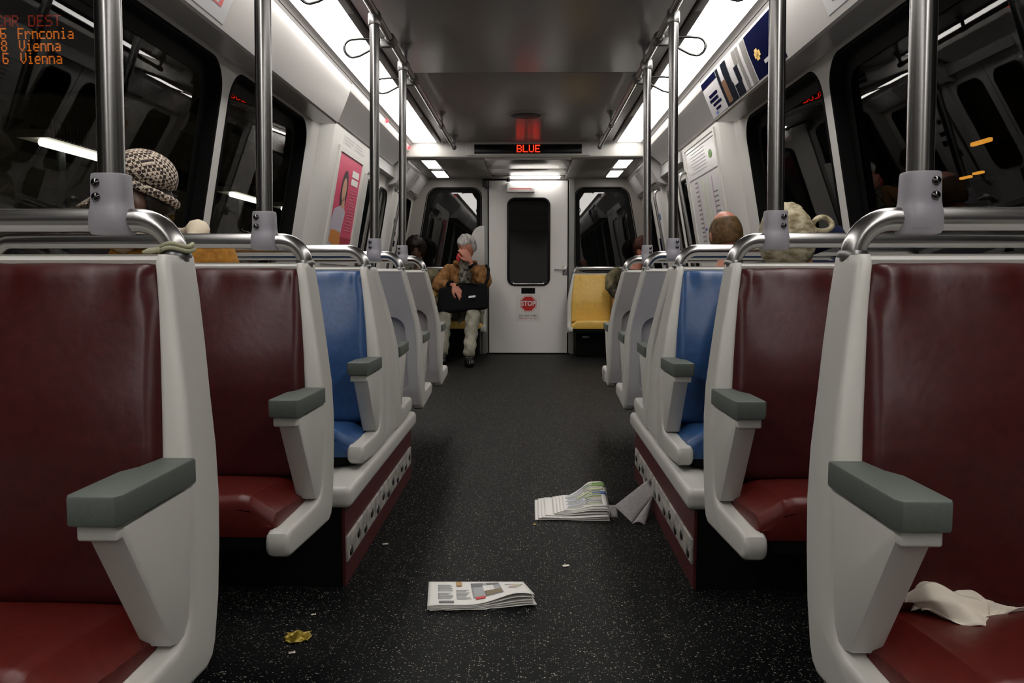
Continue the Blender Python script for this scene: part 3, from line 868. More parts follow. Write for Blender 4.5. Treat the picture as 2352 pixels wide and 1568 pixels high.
# ------------------------------------------------------------------ poles
def pole(s, Y, label):
    t = thing('grab_pole', label, 'pole', (s*.657, Y, .94), 'vertical grab poles')
    obj('tube', MB().tube([(s*.657, Y, .985), (s*.643, Y, 1.985)], .0208, 24), STEEL, t, smooth=60)
    cl = MB(); rings = []
    def sec(z, hw, hd, dx=0, e=3.2, n=28):
        r = []
        for k_ in range(n):
            a = 2*PI*k_/n; c, d_ = math.cos(a), math.sin(a)
            r.append((s*.657 + dx + hw*math.copysign(abs(c)**(2/e), c), Y + hd*math.copysign(abs(d_)**(2/e), d_), z))
        return r
    for z, hw, hd in ((1.037, .0255, .024), (1.036, .0275, .0265), (1.030, .0285, .0275), (1.000, .0295, .0275), (.990, .0300, .0275), (.982, .0315, .0285), (.972, .0335, .031), (.950, .034, .031), (.944, .0335, .029), (.939, .031, .025), (.938, .026, .02)):
        rings.append(sec(z, hw, hd))
    cl.rings(rings)
    c = obj('clamp', cl, CLAMP, t, smooth=50)
    for z in (1.021, .998):
        b = MB(); b.ball((s*.657 + s*.013, Y-.0265, z), (.0075, .006, .0075), 10)
        obj('bolt', b, BOLT, c)
    co = MB(); co.lathe([(.0215, 1.955), (.026, 1.955), (.028, 1.965), (.028, 2.0), (.022, 2.012), (.001, 2.012)], (s*.643, Y, 0), 'z', 20)
    obj('top_collar', co, STEEL, t)
pole(-1, ROWS['r1'], 'steel pole clamped to the nearest left bench rail')
pole(1, ROWS['r1'], 'steel pole clamped to the nearest right bench rail')
pole(-1, ROWS['r2'], 'steel pole on the second left bench rail from the camera')
pole(1, ROWS['r2'], 'steel pole on the second right bench rail from the camera')
pole(-1, ROWS['r4'], 'steel pole on the left just past the blue benches')
pole(1, ROWS['r4'], 'steel pole on the right just past the blue benches')
pole(-1, ROWS['r5'], 'steel pole on the farthest left rail, before the end door')
pole(1, ROWS['r5'], 'steel pole on the farthest right rail, before the end door')

for s, side in ((-1, 'left'), (1, 'right')):
    t = thing('overhead_handrail', 'long steel handrail under the ceiling along the %s lights' % side, 'handrail', (s*.64, 2.5, 1.98), 'overhead handrails')
    obj('rail', MB().tube([(s*.638, -3.6, 2.0), (s*.638, 1.0, 2.0), (s*.638, 4.0, 2.0), (s*.638, 7.36, 2.0)], .0165, 18), STEEL, t, smooth=60)
    for y in (-.9, .9, 2.7, 4.50, 6.30, 7.33):
        br = MB(); br.lathe([(.001, 2.1), (.040, 2.1), (.038, 2.094), (.020, 2.075), (.014, 2.05), (.013, 2.015), (.001, 2.0)], (s*.638, y, 0), 'z', 18)
        br.tube([(s*.638, y-.035, 2.0), (s*.638, y+.035, 2.0)], .0215, 16)
        obj('bracket', br, STEELD, t)
    labs = ['nearest', 'middle', 'farthest']
    for i, y in enumerate((3.27, 4.06, 4.85)):
        h = thing('hanging_loop', 'wire hand loop on the %s handrail, %s of its three' % (side, labs[i]), 'hand strap', (s*.638, y, 1.98), 'wire hand loops')
        cl = MB().tube([(s*.638, y-.045, 2.0), (s*.638, y-.04, 2.0), (s*.638, y+.04, 2.0), (s*.638, y+.045, 2.0)], [.019, .025, .025, .019], 16)
        cl.rbox((min(s*.640, s*.690), y-.012, 1.965), (max(s*.640, s*.690), y+.012, 2.012), .006)
        obj('loop_clamp', cl, STEELD, h)
        pts = []
        for k_ in range(40):
            a = 2*PI*k_/40
            r = .0425
            cx, cz = .822, 1.965
            # teardrop: round outer end, narrow inner end at the clamp
            u_ = cx + r*math.cos(a) if math.cos(a) > -.2 else None
            if u_ is None: continue
            pts.append((u_, cz + r*math.sin(a)))
        # order the points from the lower tangent to the upper one
        arc_ = [(.822 + .0425*math.cos(R(a)), 1.965 + .0425*math.sin(R(a))) for a in range(-100, 101, 10)]
        path = [(.682, 1.985), (.74, 1.955), (.79, 1.930)] + arc_[1:] + [(.79, 2.009), (.74, 2.007), (.682, 2.002)]
        obj('loop', MB().tube([(s*u_, y + .004*math.sin(i_*.4), z) for i_, (u_, z) in enumerate(path)], .0062, 12), LOOPM, h, smooth=60)

# door-side grab bars and little chrome hook
def grab_bar(s, y, label):
    pts = [(s*(door_x(.75)-.005), y, .70), (s*(door_x(.75)-.05), y-.01, .76), (s*(door_x(1.2)-.055), y-.01, 1.2), (s*(door_x(1.68)-.055), y-.01, 1.62)]
    for k_ in range(1, 9):
        a = R(k_*11.25); pts.append((s*(door_x(1.68)-.055 + .05*(1-math.cos(a))), y-.01, 1.65 + .05*math.sin(a)))
    tag(obj('grab_bar', MB().tube(pts, .0135, 14), STEEL, smooth=60), label, 'grab bar', 'bent steel grab bars by the doors')
grab_bar(1, 6.74, 'bent steel grab bar beside the framed map on the right wall')
grab_bar(1, 8.06, 'bent steel grab bar on the far edge of the right side door')
grab_bar(-1, 8.06, 'bent steel grab bar on the far edge of the left side door')
grab_bar(-1, 6.74, 'bent steel grab bar beside the pink poster on the left wall')

# ------------------------------------------------------------------ cards, posters and notices
def card(name, label, cat, fn, items, base=None, thick=.003, group=None, mats=(WHITEP,), n=10):
    """fn(a, b, h) -> xyz for a (along) and b (up) in 0..1 and height h; items = [(a0,b0,a1,b1,material index)]"""
    m = MB()
    m.rings([[fn(a, b, h) for a, b in ((0,0),(1,0),(1,1),(0,1))] for h in (0, thick)], 0) if n == 1 else None
    if n > 1:
        m.grid(2, n, lambda a, b: fn(a, b, thick))
        m.rings([[fn(0, i/(n-1), thick) for i in range(n)], [fn(0, i/(n-1), 0) for i in range(n)]], 0, cap=False, closed=False)
        m.rings([[fn(1, i/(n-1), thick) for i in range(n)], [fn(1, i/(n-1), 0) for i in range(n)]], 0, cap=False, closed=False)
    for a0, b0, a1, b1, mi in items:
        kk = max(2, int(n*abs(b1-b0))+2) if n > 1 else 2
        m.grid(2, kk, lambda a, b: fn(a0+a*(a1-a0), b0+b*(b1-b0), thick+.0008+.0002*mi), mi)
    return tag(obj(name, m, list(mats), smooth=30), label, cat, group)
CP = [(1.163, 1.826), (1.138, 1.882), (1.11, 1.945), (1.09, 1.995), (1.078, 2.03), (1.0745, 2.042)]
CL = [0]
for p, q in zip(CP, CP[1:]): CL.append(CL[-1] + math.dist(p, q))
def cove_fn(s, y0, y1, b0=.03, b1=.98):
    def fn(a, b, h):
        d_ = (b0 + b*(b1-b0))*CL[-1]
        for i in range(len(CP)-1):
            if d_ <= CL[i+1] + 1e-9:
                t_ = (d_-CL[i])/(CL[i+1]-CL[i]); p, q = CP[i], CP[i+1]
                x = p[0]+t_*(q[0]-p[0]); z = p[1]+t_*(q[1]-p[1])
                nx, nz = -(q[1]-p[1]), (q[0]-p[0]); l = math.hypot(nx, nz)
                return (s*(x + nx/l*h), y0 + a*(y1-y0), z + nz/l*h)
        return (s*CP[-1][0], y0 + a*(y1-y0), CP[-1][1])
    return fn
def lines(a0, a1, b0, b1, n, mi, rnd, gap=.5):
    out = []
    for i in range(n):
        h = (b1-b0)/n
        out.append((a0, b1-(i+1)*h + h*gap*.5, a0 + (a1-a0)*(.65+.35*rnd.random()), b1-i*h-h*gap*.5, mi))
    return out
rn = random.Random(3)
rl = lines(.10, .85, .08, .45, 5, 1, rn)
card('advert_card', 'white advert card with dark printed text, farthest on the right cove', 'advert', cove_fn(1, 4.83, 5.19), [(.20,.50,.75,.58,1),(.25,.38,.80,.46,2),(.15,.26,.70,.33,1),(.30,.14,.62,.20,2),(.0,.82,1,.985,3),(.55,.05,.70,.11,4)], mats=(ADW, NAVY, NAVY, NAVY, INKBLUE), group='advert cards on the right cove')
card('advert_card', 'photo advert card of dark and tan shapes, middle one on the right cove', 'advert', cove_fn(1, 4.20, 4.815), [(.60,.0,1.,.40,2),(.78,.05,.92,.62,3),(.92,.40,1.,.98,2),(.62,.40,.80,.98,2),(.0,.0,.12,.98,1),(.20,.0,.28,.98,1),(.36,.0,.58,.30,2),(.34,.30,.46,.66,2),(.30,.66,.40,.98,1)], mats=(ADW, PHG, PHD, PHT, PHG), group='advert cards on the right cove')
card('advert_card', 'navy advert card with a small yellow motif, nearest on the right cove', 'advert', cove_fn(1, 3.74, 4.185), [(.64,.42,.84,.54,1),(.70,.36,.80,.60,1),(.30,.20,.62,.28,2),(.35,.10,.55,.15,3)], mats=(NAVY, YEL, INKL, INKBLUE), group='advert cards on the right cove')
card('ceiling_notice', 'grey text notice on the right cove near the top edge', 'notice', cove_fn(1, 2.55, 3.22, .10, .80), lines(.06, .94, .08, .92, 9, 1, rn), mats=(INKL, INK), group='text notices on the cove')
card('ceiling_notice', 'pale notice with small print and a red ring on the left cove', 'notice', cove_fn(-1, 2.55, 3.25, .06, .75), lines(.06, .6, .08, .80, 7, 1, rn) + [(.70,.30,.90,.34,2),(.70,.56,.90,.60,2),(.70,.34,.74,.56,2),(.86,.34,.90,.56,2)], mats=(mat('notice_grey', (.42, .42, .43), .5), INK, INKR), group='text notices on the cove')

def wall_fn(s, y0, y1, z0, z1):
    return lambda a, b, h: (s*(door_x(z0+b*(z1-z0)) - h), y0+a*(y1-y0), z0+b*(z1-z0))
# left: poster in a frame, and a small printed notice above it
t = thing('framed_poster', 'pink advert poster with a figure, framed on the left wall by the door', 'poster', (-1.38, 6.1, .95))
fp = wall_fn(-1, 5.66, 6.52, .96, 1.765)
fm = MB()
for a0, b0, a1, b1 in ((0, 0, 1, .045), (0, .955, 1, 1), (0, .045, .07, .955), (.93, .045, 1, .955)):
    fm.rings([[fp(a, b, h) for a, b in ((a0,b0),(a1,b0),(a1,b1),(a0,b1))] for h in (0, .012)], 0)
obj('frame', fm, WALLW, t, smooth=20)
sh_ = MB()
def quad(m, fn, a0, b0, a1, b1, mi, h): m.add([fn(a0,b0,h), fn(a1,b0,h), fn(a1,b1,h), fn(a0,b1,h)], [(0,1,2,3)], mi)
quad(sh_, fp, .07, .045, .93, .955, 0, .004)
quad(sh_, fp, .45, .045, .93, .25, 1, .005)
def blob(m, fn, ca, cb, ra, rb, mi, h, n=20):
    m.add([fn(ca+ra*math.cos(2*PI*i/n), cb+rb*math.sin(2*PI*i/n), h) for i in range(n)], [list(range(n))], mi)
blob(sh_, fp, .40, .64, .12, .19, 2, .0055)       # dark hair
blob(sh_, fp, .40, .66, .075, .105, 3, .0060)      # face
sh_.add([fp(a, b, .0056) for a, b in ((.09,.06),(.45,.06),(.50,.30),(.55,.47),(.46,.52),(.36,.52),(.16,.48),(.10,.38))], [list(range(8))], 4)
sh_.add([fp(a, b, .0060) for a, b in ((.36,.50),(.50,.50),(.46,.60),(.40,.60))], [list(range(4))], 3)
sh_.add([fp(a, b, .0062) for a, b in ((.12,.20),(.40,.14),(.52,.20),(.46,.29),(.30,.30),(.14,.30))], [list(range(6))], 5)
for i, (a0, b0, a1, b1) in enumerate(((.60,.80,.86,.86),(.60,.73,.86,.785))): quad(sh_, fp, a0, b0, a1, b1, 6, .0058)
for a0, b0, a1, b1, mi in lines(.62, .86, .30, .70, 14, 6, rn, .75): quad(sh_, fp, a0, b0, a1, b1, 7, .0058)
quad(sh_, fp, .62, .12, .82, .15, 7, .0058)
obj('poster_sheet', sh_, [PINK, PINKD, mat('print_dark', (.03, .02, .025), .5), mat('print_skin', (.55, .30, .20), .5), mat('print_lilac', (.46, .42, .50), .5), ORANGE, WHITEP, mat('print_pale_pink', (.62, .22, .30), .5)], t, smooth=0)
card('wall_notice', 'faint grey printed notice above the pink poster', 'notice', wall_fn(-1, 5.78, 6.50, 1.785, 1.85), lines(.04, .45, .05, .95, 3, 1, rn) + lines(.52, .98, .05, .95, 3, 1, rn), mats=(WALLW, INKL), n=2, thick=.001)
# right: route map under a clear cover with a leaflet strip above
t = thing('route_map', 'white transit line map with coloured marks, framed on the right wall', 'map', (1.38, 6.1, .90))
fp2 = wall_fn(1, 5.60, 6.66, .90, 1.86)
fm = MB()
for a0, b0, a1, b1 in ((0, 0, 1, .02), (0, .98, 1, 1), (0, .02, .03, .98), (.97, .02, 1, .98)):
    fm.rings([[fp2(a, b, h) for a, b in ((a0,b0),(a1,b0),(a1,b1),(a0,b1))] for h in (0, .010)], 0)
obj('frame', fm, WALLW, t, smooth=20)
mp = MB(); quad(mp, fp2, .03, .02, .97, .98, 0, .004)
quad(mp, fp2, .05, .735, .95, .742, 1, .006); quad(mp, fp2, .05, .95, .95, .955, 1, .006)
for i in range(16):   # station ticks along two line diagrams
    b_ = .70 - i*.035
    quad(mp, fp2, .70, b_, .80, b_+.009, 1, .005)
    quad(mp, fp2, .14, b_-.12, .26, b_-.111, 1, .005)
for a_, w_, mi in ((.695, .022, 3), (.255, .022, 3), (.50, .05, 4), (.40, .018, 4)): quad(mp, fp2, a_, .12, a_+w_, .70, mi, .0048)
quad(mp, fp2, .10, .205, .34, .235, 5, .0055); quad(mp, fp2, .10, .175, .34, .200, 6, .0055)
quad(mp, fp2, .52, .30, .58, .34, 5, .0055); quad(mp, fp2, .70, .19, .84, .215, 7, .0055); quad(mp, fp2, .62, .33, .68, .345, 6, .0055)
for a0, b0, a1, b1, mi in lines(.35, .92, .77, .94, 7, 2, rn, .7): quad(mp, fp2, a0, b0, a1, b1, 2, .005)
blob(mp, fp2, .20, .85, .05, .03, 8, .0055)
obj('map_sheet', mp, [mat('map_gloss_white', (.70, .69, .68), .25), INK, INKL, mat('print_mauve', (.42, .28, .40), .5), mat('print_pale_green', (.55, .60, .45), .5), ORANGE, INKBLUE, MAROON, GREEN], t, smooth=0)
# tall panels beyond the side doors
card('wall_map', 'narrow dark-printed sheet on the left wall beyond the side door', 'poster', wall_fn(-1, 8.22, 8.58, .95, 1.70), [(.1,.60,.5,.66,1),(.2,.44,.7,.50,1),(.3,.30,.8,.38,1),(.1,.12,.6,.22,1),(.5,.72,.9,.80,2)], mats=(WHITEP, NAVY, mat('print_mauve', (.4,.3,.4), .5)), n=2)
card('wall_map', 'narrow sheet with orange and navy bands on the right wall beyond the side door', 'poster', wall_fn(1, 8.20, 8.58, .95, 1.72), [(.5,.05,.9,.40,1),(.4,.45,.6,.70,2),(.1,.62,.3,.70,3)], mats=(WHITEP, NAVY, ORANGE, INKBLUE), n=2)

# ------------------------------------------------------------------ people
def evaluated(o):
    dg = bpy.context.evaluated_depsgraph_get(); dg.update()
    me = bpy.data.meshes.new_from_object(o.evaluated_get(dg))
    m = MB(); m.add([tuple(v.co) for v in me.vertices], [list(p.vertices) for p in me.polygons])
    old = o.data
    bpy.data.objects.remove(o); bpy.data.meshes.remove(old); bpy.data.meshes.remove(me)
    return m
def skin(nodes, edges, root, sub=2):
    """nodes: name -> (x,y,z,r); a smooth limbed surface grown round the joints"""
    names = list(nodes); ix = {n: i for i, n in enumerate(names)}
    me = bpy.data.meshes.new('s'); me.from_pydata([nodes[n][:3] for n in names], [(ix[a], ix[b]) for a, b in edges], [])
    o = bpy.data.objects.new('s', me); C.objects.link(o)
    md = o.modifiers.new('Skin', 'SKIN'); md.use_smooth_shade = True
    sv = me.skin_vertices[0].data
    for n in names:
        r = nodes[n][3]; r = r if isinstance(r, tuple) else (r, r)
        sv[ix[n]].radius = r; sv[ix[n]].use_root = (n == root)
    sm = o.modifiers.new('Sub', 'SUBSURF'); sm.levels = sub; sm.render_levels = sub
    return evaluated(o)
def fuse(parts, voxel, smooth_it=3):
    m = MB()
    for p in parts: m.add(p.v, p.f)
    me = bpy.data.meshes.new('f'); me.from_pydata([tuple(v) for v in m.v], [], m.f)
    bm = bmesh.new(); bm.from_mesh(me); bmesh.ops.recalc_face_normals(bm, faces=bm.faces); bm.to_mesh(me); bm.free()
    o = bpy.data.objects.new('f', me); C.objects.link(o)
    r = o.modifiers.new('R', 'REMESH'); r.mode = 'VOXEL'; r.voxel_size = voxel
    sm = o.modifiers.new('S', 'SMOOTH'); sm.iterations = smooth_it; sm.factor = .5
    return evaluated(o)
def head_mb(c, rot, scale=1.0):
    m = MB()
    def fn(q, d):
        x, y, z = q
        if d.z < -.05: x *= 1 - .30*min(1, -d.z)**1.4
        if d.y > 0:
            y *= .93
            if d.z < -.35: y += .016*min(1, (-d.z-.35)/.4)
            y -= .010*math.exp(-(((abs(x)-.031)/.015)**2 + ((z-.012)/.013)**2))
            y += .022*math.exp(-(x/.011)**2)*max(0, min(1, (.02-z)/.045))*(1 if z > -.045 else max(0, 1-(-.045-z)/.014))
            y += .006*math.exp(-(x/.022)**2)*math.exp(-((z+.066)/.008)**2)
        else:
            if d.z < -.4: y *= 1 - .35*min(1, (-d.z-.4)/.6)
        return rot @ Vector((x, y, z))*scale
    m.ball(c, (.074, .094, .113), 24, 0, fn)
    for sx in (-1, 1):
        m.ball(Vector(c) + rot @ Vector((sx*.074, -.008, -.008))*scale, .022*scale, 8, 0, lambda q, d, sx=sx: rot @ Vector((q.x*.45, q.y*.8, q.z*1.35)))
    return m
def hand_mb(wrist, direc, back, thumb_side, curl=.5, spread=.10, size=1.0):
    """palm with four fingers of unequal length and a side thumb. direc: towards the fingertips, back: out of the back of the hand"""
    w = Vector(wrist); d = Vector(direc).normalized(); b = Vector(back); b = (b - d*b.dot(d)).normalized(); sd = d.cross(b)*thumb_side
    parts = []
    pm = MB(); rings = []
    for t_, hw, ht in ((-.015, .022, .019), (.012, .027, .017), (.045, .038, .0155), (.078, .040, .0135), (.092, .036, .011)):
        rings.append([w + d*t_*size + sd*hw*math.cos(2*PI*k_/16)*size + b*ht*math.sin(2*PI*k_/16)*size for k_ in range(16)])
    pm.rings(rings); parts.append(pm)
    for i, (off, ln, r) in enumerate(((.029, .070, .0088), (.010, .079, .0090), (-.010, .073, .0086), (-.028, .056, .0078))):
        p = w + (d*.084 + sd*off)*size; a = 0; pts = [p - d*.02*size, p]; rs = [r*size, r*size]
        dd = (d + sd*(off/.03)*spread).normalized()
        cu = curl*(1 + .12*i)
        for sl, bend in ((.44, .55), (.32, .9), (.24, .6)):
            a += cu*bend
            p = p + (dd*math.cos(a) - b*math.sin(a))*ln*sl*size; pts.append(p); rs.append(rs[-1]*.93)
        f = MB(); f.tube(pts, rs, 10); f.ball(pts[-1], rs[-1], 6); parts.append(f)
    p0 = w + (d*.018 + sd*.024)*size; p1 = p0 + (d*.030 + sd*.024 - b*.006)*size; p2 = p1 + (d*.030 + sd*.008 - b*.010)*size; p3 = p2 + (d*.024 + sd*.0 - b*.008)*size
    f = MB(); f.tube([p0, p1, p2, p3], [.0125*size, .0105*size, .0095*size, .0085*size], 10); f.ball(p3, .0085*size, 6); parts.append(f)
    return parts
def rot3(yaw=0, pitch=0, roll=0):
    """yaw about z (0 = facing +y of the head), pitch > 0 bows the face down"""
    return Matrix.Rotation(R(yaw), 3, 'Z') @ Matrix.Rotation(R(-pitch), 3, 'X') @ Matrix.Rotation(R(roll), 3, 'Y')
def hair_shell(c, rot, rx, ry, rz, cut, off=(0, 0, 0), n=22, ruffle=0.0, seed=1, drop=None):
    """cap of hair: cut(d) true where hair grows (d = unit direction in head axes, +y = face)"""
    rd = random.Random(seed); ph = [rd.random()*6 for _ in range(6)]
    m = MB()
    def fn(q, d):
        k_ = cut(d)
        s_ = 1 + ruffle*(math.sin(9*d.x+ph[0])*math.sin(8*d.y+ph[1])+.6*math.sin(17*d.z+13*d.x+ph[2])+.5*math.sin(23*d.y+ph[3]))
        q = Vector((q.x, q.y, q.z))*(s_ if k_ > .5 else 1)
        q = q*(.80 + .20*k_)
        if drop and d.z < 0: q.z *= 1 + drop*k_
        return rot @ (q + Vector(off))
    m.ball(c, (rx, ry, rz), n, 0, fn)
    return m
def sit(place, yaw, name_label, skin_m, top_m, leg_m, head, hrot, hair, hair_m, k=1.0, arms=None, voxel=.010, extra_neck=None, shoe=SHOEM, lean=0.0, foot=0.0):
    """a seated figure: place = point on the seat, yaw = way it faces (0 = towards -y)"""
    P0 = Vector(place); Rz = Matrix.Rotation(R(yaw), 3, 'Z')
    def W(x, y, z): return P0 + Rz @ Vector((x*k, y*k, z*k))
    hc = Vector(head)
    lx = lambda z: -lean*max(0, z-.1)
    J = {'pelvis': (0, 0, .10, .115), 'waist': (0, lx(.25), .25, .105), 'chest': (0, lx(.42), .42, (.135, .105)), 'neck0': (0, lx(.54)-.01, .545, .055)}
    for sx, n in ((-1, 'r'), (1, 'l')):
        J['sh'+n] = (sx*.165, lx(.5), .495, .052)
        a = (arms or {}).get(n) or ((sx*.225, lx(.3)-.05, .25), (sx*.11, lx(.2)-.27, .16))
        J['el'+n] = (*a[0], .041); J['wr'+n] = (*a[1], .027)
        J['hip'+n] = (sx*.095, -.03, .085, .085); J['kn'+n] = (sx*.115, -.40 if foot else -.43, .17 if foot else .10, .058); J['an'+n] = (sx*.115, -.30 if foot else -.40, (foot+.07-P0.z)/k if foot else -.30, .040)
    N = {n: (*W(*v[:3]), tuple(r*k for r in v[3]) if isinstance(v[3], tuple) else v[3]*k) for n, v in J.items()}
    body_n = dict(N)
    nk = Vector(N['neck0'][:3])
    body_n['neck1'] = (*(nk*.45 + hc*.55 + hrot @ Vector((0, -.02, 0))), .050)
    body_n['neck2'] = (*(hc + hrot @ Vector((0, -.015, -.04))), .050)
    E_ = [('pelvis','waist'),('waist','chest'),('chest','neck0'),('neck0','neck1'),('neck1','neck2')]
    for n in 'rl': E_ += [('chest','sh'+n),('sh'+n,'el'+n),('el'+n,'wr'+n),('pelvis','hip'+n),('hip'+n,'kn'+n),('kn'+n,'an'+n)]
    parts = [skin(body_n, E_, 'pelvis'), head_mb(hc, hrot, 1.0)]
    for n, ts in (('r', 1), ('l', -1)):
        w_ = Vector(N['wr'+n][:3]); e_ = Vector(N['el'+n][:3]); d_ = w_-e_
        hd = (arms or {}).get('hand'+n)
        dd, bb = hd if hd else ((d_.normalized() + Vector((0, 0, -.5))), Vector((0, 0, 1)))
        parts += hand_mb(w_ + Vector(dd).normalized()*.01, dd, bb, ts, .45)
    body = fuse(parts, voxel)
    t = obj('person', body, skin_m, smooth=180)
    tag(t, *name_label)
    # jacket over trunk and arms
    JN = {n: N[n] for n in ('pelvis','waist','chest','neck0','shr','shl','elr','ell','wrr','wrl')}
    JN = {n: (*v[:3], (tuple(r+.016 for r in v[3]) if isinstance(v[3], tuple) else v[3] + (.010 if n == 'neck0' else .018))) for n, v in JN.items()}
    for n in 'rl':
        a = Vector(JN['wr'+n][:3]); b = Vector(JN['el'+n][:3]); JN['wr'+n] = (*(a*.9+b*.1), .038)
    JE = [('pelvis','waist'),('waist','chest'),('chest','neck0'),('chest','shr'),('shr','elr'),('elr','wrr'),('chest','shl'),('shl','ell'),('ell','wrl')]
    obj('jacket', skin(JN, JE, 'pelvis'), top_m, t, smooth=180)
    TN = {n: N[n] for n in ('pelvis','hipr','hipl','knr','knl','anr','anl')}
    TN = {n: (*v[:3], v[3]+.014) for n, v in TN.items()}
    TE = [('pelvis','hipr'),('hipr','knr'),('knr','anr'),('pelvis','hipl'),('hipl','knl'),('knl','anl')]
    obj('trousers', skin(TN, TE, 'pelvis'), leg_m, t, smooth=180)
    for n in 'rl':
        a = Vector(N['an'+n][:3]); f = Rz @ Vector((0, -1, 0))
        zf = -a.z + .034 + foot
        sh = skin({'heel': (*(a + Vector((0, 0, zf+.02)) - f*.02), .042), 'mid': (*(a + Vector((0, 0, zf+.012)) + f*.07), (.040, .036)), 'toe': (*(a + Vector((0, 0, zf)) + f*(.12 if foot else .17)), (.034, .026)), 'top': (*(a + Vector((0, 0, .0))), .036)}, [('top','heel'),('heel','mid'),('mid','toe')], 'heel')
        obj('shoe', sh, shoe, t, smooth=180)
    if hair is not None: obj('hair', hair, hair_m, t, smooth=180)
    return t, N, W

# the man beside the end door: head propped on one hand, bag on his lap
def lap_man():
    hc = Vector((-.632, 8.70, 1.175)); hr = rot3(180-28, 26, 6)
    N = {'pelvis': (-.665, 8.90, .50, .13), 'waist': (-.665, 8.88, .66, .125), 'chest': (-.66, 8.84, .84, (.16, .12)), 'neck0': (-.655, 8.80, .985, .06),
         'neck1': (-.645, 8.76, 1.05, .052), 'neck2': (-.638, 8.72, 1.12, .052),
         'shr': (-.845, 8.84, .925, .058), 'elr': (-.945, 8.66, .765, .048), 'wrr': (-.755, 8.44, .785, .029),
         'shl': (-.475, 8.84, .925, .058), 'ell': (-.425, 8.60, .775, .050), 'wrl': (-.585, 8.575, 1.015, .029),
         'hipr': (-.75, 8.86, .49, .095), 'knr': (-.84, 8.43, .515, .064), 'anr': (-.835, 8.14, .105, .042),
         'hipl': (-.58, 8.86, .49, .095), 'knl': (-.545, 8.40, .50, .066), 'anl': (-.565, 8.02, .105, .042)}
    E_ = [('pelvis','waist'),('waist','chest'),('chest','neck0'),('neck0','neck1'),('neck1','neck2')]
    for n in 'rl': E_ += [('chest','sh'+n),('sh'+n,'el'+n),('el'+n,'wr'+n),('pelvis','hip'+n),('hip'+n,'kn'+n),('kn'+n,'an'+n)]
    parts = [skin(N, E_, 'pelvis'), head_mb(hc, hr, 1.05)]
    # right hand hangs over the bag, left hand shades the brow
    parts += hand_mb((-.745, 8.43, .782), (.62, -.30, -.72), (.25, -.85, .45), 1, .28, .16, 1.12)
    parts += hand_mb((-.588, 8.572, 1.03), (-.40, -.02, .62), (.25, -.95, .2), -1, .35, .10, 1.08)
    t = obj('person', fuse(parts, .0065, 2), SKINR, smooth=180)
    tag(t, 'grey-haired person in a brown jacket, hand over the brow and black bag on lap', 'person')
    JN = {n: N[n] for n in ('pelvis','waist','chest','neck0','shr','shl','elr','ell','wrr','wrl')}
    grow = {'pelvis': .02, 'waist': .03, 'chest': .025, 'neck0': .018, 'shr': .03, 'shl': .03, 'elr': .030, 'ell': .034, 'wrr': .022, 'wrl': .020}
    JN = {n: (*v[:3], tuple(r+grow[n] for r in v[3]) if isinstance(v[3], tuple) else v[3]+grow[n]) for n, v in JN.items()}
    for n in 'rl':
        a = Vector(JN['wr'+n][:3]); b = Vector(JN['el'+n][:3]); JN['wr'+n] = (*(a*.86+b*.14), .050)
        JN['fa'+n] = (*(a*.5+b*.5), .064)
    JE = [('pelvis','waist'),('waist','chest'),('chest','neck0')]
    for n in 'rl': JE += [('chest','sh'+n),('sh'+n,'el'+n),('el'+n,'fa'+n),('fa'+n,'wr'+n)]
    ja = skin(JN, JE, 'pelvis', 3)
    for i, v in enumerate(ja.v):                       # creases in the sleeves and body
        p = Vector(v); d_ = .006*math.sin(70*p.z + 30*p.x) + .005*math.sin(95*p.x - 40*p.z + 3)
        ja.v[i] = (p.x + d_*.4, p.y + d_, p.z + d_*.4)
    jk = obj('jacket', ja, JACKET, t, smooth=180)
    co = MB(); co.tube([Vector((-.655, 8.795, 1.005)) + Vector((.105*math.cos(a), .10*math.sin(a), .012*math.cos(2*a))) for a in [R(-65+i*310/24+25) for i in range(25)]], .026, 10)
    obj('collar', co, JACKET, jk, smooth=180)
    cf = MB()
    a = Vector(JN['wrr'][:3]); d_ = (a - Vector(JN['elr'][:3])).normalized()
    cf.tube([a - d_*.012, a, a + d_*.022], [.050, .051, .047], 18)
    obj('black_cuff', cf, BLACK, jk, smooth=60)
    a = Vector(JN['wrl'][:3]); d_ = (a - Vector(JN['ell'][:3])).normalized()
    cf = MB(); cf.tube([a - d_*.01, a, a + d_*.02], [.050, .051, .047], 18)
    obj('black_cuff', cf, BLACK, jk, smooth=60)
    # dark patterned scarf hanging down the front, a touch of red under the chin
    sc = MB(); sc.grid(12, 30, lambda u, v: (-.715 + .115*u + .02*math.sin(3*v) - .01*v, 8.645 - .03*math.sin(PI*u) + .07*v - .012*math.sin(9*v+4*u), 1.055 - .26*v))
    so = obj('scarf', sc, SCARF, t, smooth=180)
    so.modifiers.new('thick', 'SOLIDIFY').thickness = .012
    rdm = MB(); rdm.ball((-.702, 8.612, 1.075), (.030, .022, .050), 10, 0, lambda q, d: Vector((q.x + .3*q.z, q.y, q.z*(1+.25*math.sin(5*d.x)))))
    obj('red_cloth', rdm, REDC, so, smooth=180)
    TN = {n: N[n] for n in ('pelvis','hipr','hipl','knr','knl','anr','anl')}
    TN = {n: (*v[:3], v[3]+.018) for n, v in TN.items()}
    for n in 'rl':
        a = Vector(N['kn'+n][:3]); b = Vector(N['an'+n][:3])
        TN['cf'+n] = (*(a*.5+b*.5), .070); TN['an'+n] = (b.x, b.y, b.z-.02, .062)
    tr_ = skin(TN, [('pelvis','hipr'),('hipr','knr'),('knr','cfr'),('cfr','anr'),('pelvis','hipl'),('hipl','knl'),('knl','cfl'),('cfl','anl')], 'pelvis', 3)
